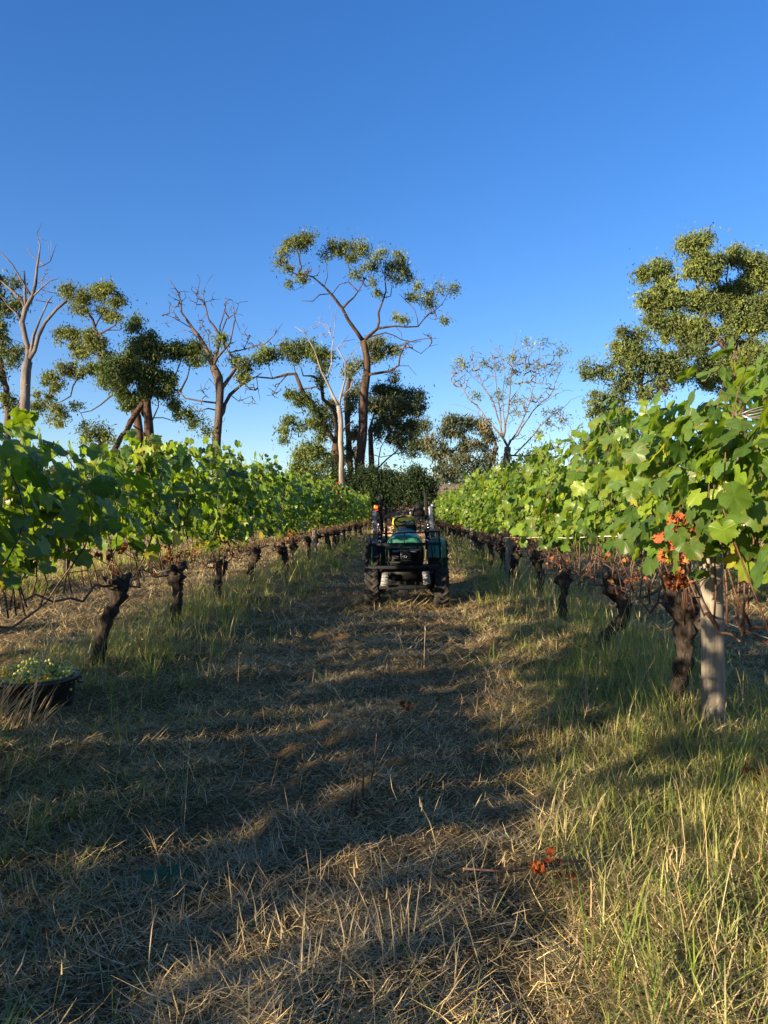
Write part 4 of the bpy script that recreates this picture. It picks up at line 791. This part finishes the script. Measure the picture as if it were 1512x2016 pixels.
# steering wheel, console, seat
sw=empty('steering_wheel',(tp_(685,548,1.25)[0],1.25,tp_(685,548,1.25)[1])); sw.parent=tr; sw.rotation_euler=(R(36),0,0)
mb=MB(); a=np.linspace(0,2*np.pi,41); mb.tube(np.stack([np.cos(a)*.19,np.sin(a)*.19,a*0],-1),.017,10,cap=False); mb.build('rim',BLACK,sw,True)
mb=MB()
for d in (R(-90),R(28),R(152)): mb.tube([(0,0,-.03),(math.cos(d)*.1,math.sin(d)*.1,-.02),(math.cos(d)*.2,math.sin(d)*.2,0)],.011,8)
mb.cyl((0,0,-.05),(0,0,.01),.04); mb.build('spoke',BLACK,sw,True)
x,z=tp_(722,558,1.0); mb=MB(); mb.box((x,1.0,z),(.225,.10,.035)); mb.build('dash_lid',BLUEST,tr,bevel=.015)
x,z=tp_(722,580,1.02); mb=MB(); mb.box((x-.02,1.08,z-.05),(.36,.22,.13)); mb.build('dashboard',BLACK,tr,bevel=.03)
mb=MB(); x0,z0=tp_(682,545,1.75)
loft([np.stack([x0+np.cos(a)*.215*np.sign(1)*(np.abs(np.cos(a))**-.25 if False else 1),np.full(36,1.75+dy),z0+np.clip(np.sin(a)*.19,-.16,.12)],-1)*1.0 for dy,a in ((0,np.linspace(0,2*np.pi,36,endpoint=False)),)]+[np.stack([x0+np.cos(np.linspace(0,2*np.pi,36,endpoint=False))*s1,np.full(36,1.75+dy),z0+np.clip(np.sin(np.linspace(0,2*np.pi,36,endpoint=False))*.19*s1/.215,-.16,.13)],-1) for dy,s1 in ((.03,.232),(.09,.232),(.12,.20))],mb)
sb_=mb.build('seat_back',YEL,tr,True,bevel=.01); sb_.location.z=.0
mb=MB(); mb.box((x0,1.55,z0-.16),(.44,.42,.09)); mb.build('seat_cushion',YEL,tr,bevel=.03)
# fenders
for s_ in (-1,1):
    mb=MB(); out=[]
    for k in range(15):
        a=R(25+k*10); out.append((1.65-math.cos(a)*.60,.54+math.sin(a)*.60))
    V=[];n=len(out)
    for x in (s_*.40,s_*.74):
        for (yy,zz) in out: V.append((x,yy,zz))
        for (yy,zz) in out: V.append((x,yy*.97+1.65*.03,zz*.97+.54*.03-.005))
    V=np.array(V); Q=[]
    for q in range(n-1): Q+= [[q,q+1,2*n+q+1,2*n+q],[n+q,3*n+q,3*n+q+1,n+q+1],[q,n+q,n+q+1,q+1],[2*n+q,2*n+q+1,3*n+q+1,3*n+q]]
    mb.add(V,None,Q); mb.build('fender',G_PAINT if s_>0 else BLACK,tr)
# roll bar folded, warning triangle, plate
mb=MB(); xa,_=tp_(505,480,1.9); z0=.9; zt=tp_(505,395,1.9)[1]
for x in (xa,-xa-.02): mb.box((x,1.95,(z0+zt)/2),(.055,.05,zt-z0))
mb.build('roll_bar',BLACK,tr,bevel=.008)
mb=MB(); q=[tp_(*c,1.9) for c in ((770,485),(890,485),(888,440),(850,352),(805,352),(772,425))]; mb.prism(q[::-1],1.86,1.88); mb.build('warning_triangle_sign',BLACK,tr)
mb=MB(); x,z=tp_(750,455,1.9); mb.box((x,1.84,z),(.055,.02,.13)); mb.build('plate',BLUEST,tr)
mb=MB(); x,z=tp_(780,575,1.3); mb.tube([(x+.12,1.3,z-.1),(x+.13,1.3,z+.05)],.008,6); mb.tube([(x+.2,1.3,z-.1),(x+.21,1.3,z+.03)],.008,6); mb.lathe([(0,.02),(.02,.0),(0,-.02)],10,'Z',(x+.13,1.3,z+.06)); mb.build('control_lever',BLACK,tr)

# ------------------------------------------------------------------ tub of grapes
BX,BY=-2.80,5.45; BZ=H(BX,BY)-.13
tubm=plain('black_plastic',(.012,.012,.014),.32,var=.2)
tb=empty('grape_tub',(BX,BY,BZ)); tag(tb,'black plastic picking tub heaped with yellow green grapes, at the left edge','tub')
mb=MB(); mb.lathe([(0,.0),(.235,.0),(.25,.015),(.285,.30),(.292,.33),(.285,.335),(.277,.31),(.243,.03),(0,.02)],56); mb.build('shell',tubm,tb,True)
mb=MB(); mb.lathe([(.292,.300),(.312,.302),(.314,.325),(.306,.340),(.288,.341),(.284,.325)],56,closed=True); mb.build('rim',tubm,tb,True)
for a0 in (R(200),R(20)):
    a=np.linspace(a0-.32,a0+.32,9); mb=MB(); mb.tube([(math.cos(q)*(.318+.012*math.cos((q-a0)*4)),math.sin(q)*(.318+.012*math.cos((q-a0)*4)),.292-.022*math.cos((q-a0)*4.8)) for q in a],.011,8); mb.build('handle',tubm,tb,True)
def grapemat(name,c):
    m,t,p,o=newmat(name); p.inputs['Base Color'].default_value=(*c,1); p.inputs['Roughness'].default_value=.3; p.inputs['Subsurface Weight'].default_value=.35; p.inputs['Subsurface Radius'].default_value=(.02,.016,.004)
    a=N(t,'ShaderNodeAttribute'); a.attribute_name='col'; t.links.new(a.outputs['Color'],p.inputs['Base Color']); return m
GM=grapemat('grape_skin',(.35,.38,.08))
import bmesh
bm=bmesh.new(); bmesh.ops.create_icosphere(bm,subdivisions=2,radius=1); bmesh.ops.triangulate(bm,faces=bm.faces)
SV=np.array([v.co[:] for v in bm.verts]); SF=np.array([[v.index for v in f.verts] for f in bm.faces]); bm.free()
def bunch(seed,gold):
    gg=np.random.default_rng(seed); V=[];Fs=[];Cs=[]
    c=[]
    for k in range(600):
        q=gg.normal(size=3)*np.array([.055,.03,.022]); 
        if abs(q[0])<.10 and abs(q[1])<.06 and all(np.linalg.norm(q-e)>.0175 for e in c): c.append(q)
        if len(c)>44: break
    for k,q in enumerate(c):
        r=gg.uniform(.0105,.0135); V.append(SV*r*np.array([1,1,1.08])+q); Fs.append(SF+k*len(SV))
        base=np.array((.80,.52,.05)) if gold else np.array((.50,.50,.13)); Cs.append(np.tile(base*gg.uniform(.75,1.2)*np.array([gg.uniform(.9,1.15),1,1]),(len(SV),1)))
    mb=MB(); mb.tube([(-.09,0,.0),(0,0,.004),(.10,.01,.02),(.13,.01,.035)],.004,5); sv=mb.V[0]; st=np.concatenate([mb.F4[0][:,[0,1,2]],mb.F4[0][:,[0,2,3]],mb.F3[0]]); Fs.append(st+sum(len(v) for v in V)); V.append(sv); Cs.append(np.tile((.16,.14,.05),(len(sv),1)))
    return mesh('grape_bunch',np.concatenate(V),np.concatenate(Fs),col=np.concatenate(Cs),smooth=True,mat=GM)
BN=[bunch(k,False) for k in range(3)]+[bunch(9,True)]
gg=np.random.default_rng(12); k=0
for ring,(rad,n,zz) in enumerate(((.225,13,.325),(.14,8,.35),(.055,4,.37),(.19,9,.29),(.08,4,.30))):
    for q in range(n):
        a=2*math.pi*q/n+ring*.7+gg.normal()*.1; x,y=math.cos(a)*rad,math.sin(a)*rad
        gold=(x<-.17 and ring==0) or (ring==0 and x>.08 and x<.16 and y<0)  # bunches on the sunny side: sunlight is put into their golden berry colour
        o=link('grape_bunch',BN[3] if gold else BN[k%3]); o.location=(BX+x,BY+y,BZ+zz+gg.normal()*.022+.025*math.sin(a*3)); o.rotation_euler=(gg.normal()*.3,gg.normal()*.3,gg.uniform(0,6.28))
        tag(o,'golden ripe grape bunch with sunlight put into its colour, on the heap in the black tub' if gold else 'yellow green grape bunch in the heap in the black tub','grapes','golden grape bunches' if gold else 'yellow green grape bunches'); k+=1

# ------------------------------------------------------------------ grass, straw and litter
def blades(n, px_, py_, L, W, lean, az, bend, col, segs=3, gg=rng, zoff=None, twist=None):
    """tapered blades as strips; all arrays length n"""
    z=hgt(px_,py_)+(0 if zoff is None else zoff)
    k=segs+1; u=np.linspace(0,1,k)[None]                       # n,k
    th=lean[:,None]+bend[:,None]*u                              # angle from vertical along the blade
    ds=(L/segs)[:,None]
    hx=np.concatenate([np.zeros((n,1)),np.cumsum(np.sin(th[:,:-1])*ds,1)],1); hz=np.concatenate([np.zeros((n,1)),np.cumsum(np.cos(th[:,:-1])*ds,1)],1)
    ca,sa=np.cos(az)[:,None],np.sin(az)[:,None]
    P=np.stack([px_[:,None]+hx*ca, py_[:,None]+hx*sa, z[:,None]+np.maximum(hz,-.02+0*hz)],-1)
    tw=az+np.pi/2 if twist is None else twist
    s=np.stack([np.cos(tw),np.sin(tw),np.zeros(n)],-1)[:,None]*(W[:,None]*np.array([1,.9,.65,.1] if segs==3 else [1,.8,.12] if segs==2 else np.linspace(1,.1,k))[None])[...,None]*.5
    V=np.stack([P-s,P+s],2).reshape(-1,3)                       # n*k*2
    b=(np.arange(n)*k*2)[:,None]; q=np.arange(segs)[None]*2
    Q=np.stack([b+q,b+q+1,b+q+3,b+q+2],-1).reshape(-1,4)
    return V,Q,np.repeat(col,k*2,0)
def sample(n, r0=1.75, r1=52, pw=.6, a0=-40, a1=40):
    u=rng.random(n); e=1-pw; r=(r0**e+u*(r1**e-r0**e))**(1/e); a=np.radians(rng.uniform(a0,a1,n))-0; return r*np.sin(a-YAW*0),r*np.cos(a),r
def fbm(x,y,s,seed=0):
    g=np.random.default_rng(seed); v=0
    for k in range(5):
        f=s*1.7**k; a=g.uniform(0,6.28,3); d=g.uniform(0,6.28,3)
        v=v+sum(np.sin(f*(x*math.cos(a[i])+y*math.sin(a[i]))+d[i]+1.3*np.sin(f*.6*(y*math.cos(a[i])-x)+d[i])) for i in range(3))/3*.6**k
    return v/1.6
def rowd(x): return np.min([np.abs(x-r) for r in ROWS.values()],0)
ALLG={'straw':[], 'green':[], 'stems':[]}
# 1. flat straw litter
n=520000; x,y,r=sample(n,pw=.72); d=rowd(x); m=fbm(x,y,1.1,1); keep=rng.random(n)<np.clip(.86+.40*m+.30*fbm(x,y,4.5,33)-.15*np.exp(-(d/.5)**2)-.30*np.exp(-((x+1.12-.08*np.sin(y*.5))/.22)**2)-.2*np.exp(-((x-.38-.08*np.sin(y*.5))/.2)**2)*(y<13),.05,1)
x,y,r=x[keep],y[keep],r[keep]; n=len(x); sc=np.clip(r/7,1,4)
L=rng.gamma(2.2,.026,n)*1.0+.02; L=np.minimum(L,.34)*np.clip(sc,1,1.8); W=rng.uniform(.0022,.0055,n)*sc
straw=np.array([(.56,.43,.20),(.42,.33,.15),(.68,.54,.27),(.26,.19,.10),(.46,.39,.20)])
c=straw[rng.integers(5,size=n)]*rng.uniform(.6,1.25,(n,1))*(1+.25*fbm(x,y,.9,4))[:,None].clip(.5,1.5)
flow=fbm(x,y,.8,2)*2.5; az=flow+rng.normal(size=n)*.9+rng.integers(0,2,n)*np.pi
lean=np.radians(np.clip(rng.normal(77,14,n),12,97)); 
ALLG['straw'].append(blades(n,x,y,L,W,lean,az,rng.normal(size=n)*.75,c,2,zoff=rng.uniform(0,.035,n),twist=rng.uniform(0,6.28,n)))
# standing straw tufts
def tufts(nt, per, fx, key, Lm, Wm, cols, spread, leanm, r0=1.75, r1=52, pw=.6, segs=3, a0=-40,a1=40):
    x,y,r=sample(nt,r0,r1,pw,a0,a1); k=(rng.random(nt)<fx(x,y))&(np.hypot(x-BX-.05,(y-BY+.22)*.75)>.46); x,y,r=x[k],y[k],r[k]; nt=len(x)
    ts=rng.uniform(.6,1.4,nt); cn=rng.poisson(per,nt)+2; idx=np.repeat(np.arange(nt),cn); n=len(idx)
    sc=np.clip(r[idx]/7,1,3.5)
    az=rng.uniform(0,2*np.pi,n); rr=np.abs(rng.normal(size=n))*spread*ts[idx]
    X=x[idx]+np.cos(az)*rr; Y=y[idx]+np.sin(az)*rr
    L=Lm*ts[idx]*rng.uniform(.45,1.25,n); W=Wm*rng.uniform(.6,1.3,n)*sc
    tc=cols[rng.integers(len(cols),size=nt)][idx]*.65+cols[rng.integers(len(cols),size=n)]*.35
    c=tc*rng.uniform(.7,1.25,(n,1))
    wind=rng.normal(size=nt)[idx]
    ALLG[key].append(blades(n,X,Y,L,W,np.radians(np.abs(rng.normal(leanm,leanm*.5,n))),az+.5*wind,np.abs(rng.normal(.9,.5,n)),c,segs))
    return n
SG=np.array([(.34,.26,.14),(.45,.36,.19),(.25,.2,.11),(.40,.34,.16)])
GG=np.array([(.14,.23,.035),(.10,.18,.03),(.19,.27,.045),(.24,.27,.06),(.09,.16,.035)])
YG=np.array([(.29,.32,.06),(.40,.36,.12),(.21,.27,.05),(.46,.38,.17),(.17,.25,.04)])
def bern(x,y,w=.55): return np.exp(-(rowd(x)/w)**2)
tufts(6000,8,lambda x,y: np.clip(.10+.4*fbm(x,y,1.3,5),.03,.8)*(1-.6*bern(x,y)),'straw',.13,.0032,SG*.8,.05,62,pw=.8)
# berm grass: yellow green tussocks along both rows
tufts(15000,13,lambda x,y: np.clip(bern(x,y,.62)*(.75+.5*fbm(x,y,1.5,6))*np.where(y>6.5,1,.35),0,1),'green',.44,.0042,YG,.07,24,r0=3,pw=.35)
tufts(8500,12,lambda x,y: np.clip(bern(x,y,.8)*(.55+.6*fbm(x,y,1.9,7)),0,1),'green',.22,.005,np.concatenate([GG,YG,SG[:2]]),.06,40,r0=2,pw=.5)
# near right bank of long grass, near left bank
def nr(x,y): return np.clip(1.15*sm(.55,1.35,x+ .25*fbm(x,y,1.6,9))*sm(9.5,6.0,y)*(x<3.0)*(.65+.5*fbm(x,y,2.2,8)),0,1)
tufts(5600,13,nr,'green',.20,.0052,np.concatenate([YG,YG,GG,SG]),.06,50,r0=1.75,r1=9.5,pw=.35,a0=0,a1=42)
def nl_(x,y): return np.clip(sm(-.9,-1.8,x+.3*fbm(x,y,1.6,10))*sm(9,6,y)*(x>-2.9)*(.55+.6*fbm(x,y,2.0,11)),0,1)
tufts(2200,10,nl_,'green',.14,.0042,np.concatenate([GG,SG[:2]]),.06,48,r0=1.75,r1=9,pw=.35,a0=-42,a1=0)
# short green through the lane
tufts(12000,8,lambda x,y: np.clip(-.10+.75*fbm(x,y,1.2,12)+.35*np.exp(-((x+.95)/.45)**2),0,.9),'green',.085,.0045,GG*np.array([.9,1,1.1]),.05,45,pw=.75)
tufts(1200,8,lambda x,y: np.clip(.1+.7*fbm(x,y,1.7,13),0,.8)*(x>.2),'green',.14,.0045,YG,.045,35,r0=1.8,r1=14,pw=.6,a0=0,a1=40)
# dry seed stems
def stems(nt, fx, Lm, r0,r1,a0=-40,a1=40,pw=.3,key='stems'):
    x,y,r=sample(nt,r0,r1,pw,a0,a1); k=(rng.random(nt)<fx(x,y))&(np.hypot(x-BX-.05,(y-BY+.22)*.75)>.46); x,y,r=x[k],y[k],r[k]; n=len(x); sc=np.clip(r/6,1,3)
    L=Lm*rng.uniform(.5,1.3,n); az=rng.uniform(0,6.28,n); lean=np.radians(np.abs(rng.normal(0,16,n))); bend=np.abs(rng.normal(.25,.35,n))
    c=np.array([(.46,.34,.17),(.38,.28,.15),(.52,.42,.22)])[rng.integers(3,size=n)]*rng.uniform(.7,1.15,(n,1))
    tw=rng.uniform(0,6.28,n); W=.0032*sc
    ALLG[key].append(blades(n,x,y,L,W,lean,az,bend,c,3,twist=tw))
    # seed heads: fat short strips near the tips
    th=lean+bend*.33; hx=(np.sin(lean)+np.sin(lean+bend/3)+np.sin(lean+bend*2/3))*L/3; hz=(np.cos(lean)+np.cos(lean+bend/3)+np.cos(lean+bend*2/3))*L/3
    for q in range(4):
        u=.80+.07*q; X=x+hx*u*np.cos(az); Y=y+hx*u*np.sin(az); V,Q,Cc=blades(n,X,Y,.045*np.ones(n)*np.clip(sc,1,1.6),W*1.5,lean+rng.normal(size=n)*.5,rng.uniform(0,6.28,n),rng.normal(size=n)*.2,c,2,zoff=hz*u+hgt(x,y)-hgt(X,Y)); ALLG[key].append((V,Q,Cc))
stems(11000,lambda x,y: np.clip(bern(x,y,.5)*(.55+.6*fbm(x,y,1.4,15))*np.where(y>7,1,.25),0,1),.58,4,50,pw=.2)
stems(700,lambda x,y: .5*nr(x,y)+.06,.40,1.9,9,pw=.3)
gb=np.random.default_rng(5)
# dry stalks leaning in front of the tub, and the single tall stalk
def manual(list_, key='stems'):
    for (x,y,L,lean,az,bend,w_,c) in list_:
        a=lambda v: np.array([v],float)
        ALLG[key].append(blades(1,a(x),a(y),a(L),a(w_),a(lean),a(az),a(bend),np.array([c],float),3,twist=a(0)))
man=[(-2.55,4.95,.55+.4*gb.random(),0,0,0,.008,(.5,.38,.2))][:0]
for k in range(75):
    man.append((gb.uniform(-2.95,-2.5),gb.uniform(4.85,5.1),gb.uniform(.18,.46),abs(gb.normal(.5,.3)),gb.normal(0.1,.5),gb.uniform(0,.9),.0065,tuple(np.array((.50,.36,.19))*gb.uniform(.6,1.15))))
man.append((-2.62,5.0,.95,.16,.1,.12,.010,(.62,.48,.26))); man.append((-2.70,5.0,.42,.3,.0,.7,.008,(.55,.45,.22)))
tag(MB().tube([(-2.66,5.04,.02),(-2.60,5.05,.35),(-2.52,5.05,.62),(-2.40,5.05,.94)],[.007,.006,.0055,.004],6).build('dry_stalk',plain('dry_stalk',(.55,.43,.25),.6,var=.4,vscale=30),None,True),'thin pale dry stalk leaning right in front of the grape tub','stalk')
# pale arched stems low in the middle foreground
for k in range(120):
    man.append((gb.normal(-.15,.30),gb.normal(2.6,.2),gb.uniform(.08,.28),abs(gb.normal(.6,.4)),gb.uniform(0,6.28),gb.uniform(0,1.0),.0045,tuple(np.array((.55,.43,.25))*gb.uniform(.6,1.15))))
man.append((1.75,6.6,.62,.5,math.pi,1.6,.010,(.40,.36,.14)))
for k in range(220):
    man.append((gb.normal(-.78,.20),gb.normal(3.3,.22),gb.uniform(.08,.26),abs(gb.normal(.9,.35)),gb.uniform(0,6.28),gb.uniform(0,.9),.004,tuple(np.array((.42,.33,.2))*gb.uniform(.6,1.15))))
manual(man)
def flush(key,name,label,mat,cat='grass'):
    Vs=[];Qs=[];Cs=[];n=0
    for V,Q,c in ALLG[key]: Vs.append(V);Qs.append(Q+n);Cs.append(c);n+=len(V)
    o=link(name,mesh(name,np.concatenate(Vs),None,np.concatenate(Qs),col=np.concatenate(Cs),mat=mat)); tag(o,label,cat,kind='stuff'); print(name,sum(len(q) for q in Qs)); return o
flush('straw','straw_litter','mown dry straw litter covering the lane',M_STRAW,'straw')
flush('green','green_grass','green and yellow grass growing along the rows',M_GRASS)
flush('stems','dry_grass_stems','tall dry grass stems with seed heads along the rows',M_STRAW)
# low clover leaves
n=9000; x,y,r=sample(n,1.75,9,.8); k=rng.random(n)<np.clip(-.2+.9*fbm(x,y,1.8,21)+.3*np.exp(-((x+.7)/.5)**2),0,1); x,y=x[k],y[k]; n=len(x)
P=np.stack([x,y,hgt(x,y)+rng.uniform(.01,.05,n)],-1); d=nrm(rng.normal(size=(n,3))*np.array([1,1,.25])); s_=nrm(np.cross(d,np.array([0,0,1])+rng.normal(size=(n,3))*.3)); L=rng.uniform(.007,.014,n)[:,None]
V=np.stack([P-d*L,P+s_*L*.8,P+d*L,P-s_*L*.8],1).reshape(-1,3)
tag(link('clover',mesh('clover',V,None,np.arange(n*4).reshape(-1,4),col=np.repeat(np.array((.05,.12,.06))*rng.uniform(.7,1.3,(n,1)),4,0),mat=M_GRASS)),'tiny bluish green clover leaves between the straw','clover',kind='stuff')

# ------------------------------------------------------------------ single small things on the lane
def dead_spot(px,py,n,rad,label,seed,stalk=True,fresh=False):
    D=CAMH*F/(py-1008); q=at(px,py,D); gg=np.random.default_rng(seed); z=H(q[0],q[1])
    o=empty('fallen_leaves' ,(q[0],q[1],z)); tag(o,label,'dead leaves')
    P=np.stack([gg.normal(size=n)*rad,gg.normal(size=n)*rad,gg.uniform(.03,.09,n)],-1)
    cc=np.array([(.50,.13,.03),(.36,.08,.025),(.28,.06,.03)] if not fresh else [(.08,.18,.04)])[gg.integers(1 if fresh else 3,size=n)]
    link('leaves',place_leaves(P,gg.normal(size=(n,3))+np.array([0,0,.8]),gg.normal(size=(n,3)),gg.uniform(.025,.05,n),cc*.6,TDEAD,gg,'leaves',M_DEAD),o)
    if stalk: MB().tube([(-.42*rad/.06,0,.05),(-.2*rad/.06,.02,.03),(0,0,.07),(.14,.03,.08)],.005,6).build('stalk',M_CANE,o,True)
dead_spot(1090,1745,9,.055,'bright orange brown withered vine leaves on a thin fallen cane, lower right',41)
dead_spot(790,1410,4,.04,'reddish dead leaves lying in mid lane',44,False)
dead_spot(1480,1590,3,.03,'rust red leaf caught in the grass at the right edge',46,False)
# broken reddish upright stems
D=CAMH*F/(1600-1008); q=at(700,1600,D); o=empty('broken_stem',(q[0],q[1],H(q[0],q[1]))); tag(o,'reddish broken vine shoots standing upright in mid lane','stems')
for P in ([(0,0,-.02),(.005,0,.12),(-.005,.01,.24)],[(-.03,.0,-.02),(-.015,.01,.1),(.02,.02,.20)],[(.03,.10,-.02),(.035,.1,.15),(.03,.1,.30)],[(.05,.3,-.02),(.08,.3,.13),(.10,.3,.34)]):
    MB().tube(P,[.006,.005,.0035],6).build('shoot',M_CANE,o,True)
# broad leaved weed
D=CAMH*F/(1735-1008); q=at(322,1735,D); o=empty('broad_leaf_weed',(q[0],q[1],H(q[0],q[1])+.02)); tag(o,'dark green broad leaved weed lying flat in the shaded left of the lane','weed')
gg=np.random.default_rng(50)
for k in range(7):
    a=k*.9+.2; mb=MB(); u=np.linspace(0,1,7); L=gg.uniform(.08,.13); wv=.024*np.sin(np.pi*(u*.9+.05)); d=np.array([math.cos(a),math.sin(a)]); pr=np.array([-d[1],d[0]])
    V=[];
    for i_,uu in enumerate(u):
        for s_ in (-1,0,1): V.append((d[0]*uu*L+pr[0]*s_*wv[i_],d[1]*uu*L+pr[1]*s_*wv[i_],.035*math.sin(uu*2.2)+.006*abs(s_)))
    Q=[[i_*3+j_,i_*3+j_+1,i_*3+j_+4,i_*3+j_+3] for i_ in range(6) for j_ in range(2)]
    link('leaf',mesh('leaf',V,None,Q,col=np.tile((.045,.12,.045),(len(V),1)),smooth=True,mat=M_GRASS),o)
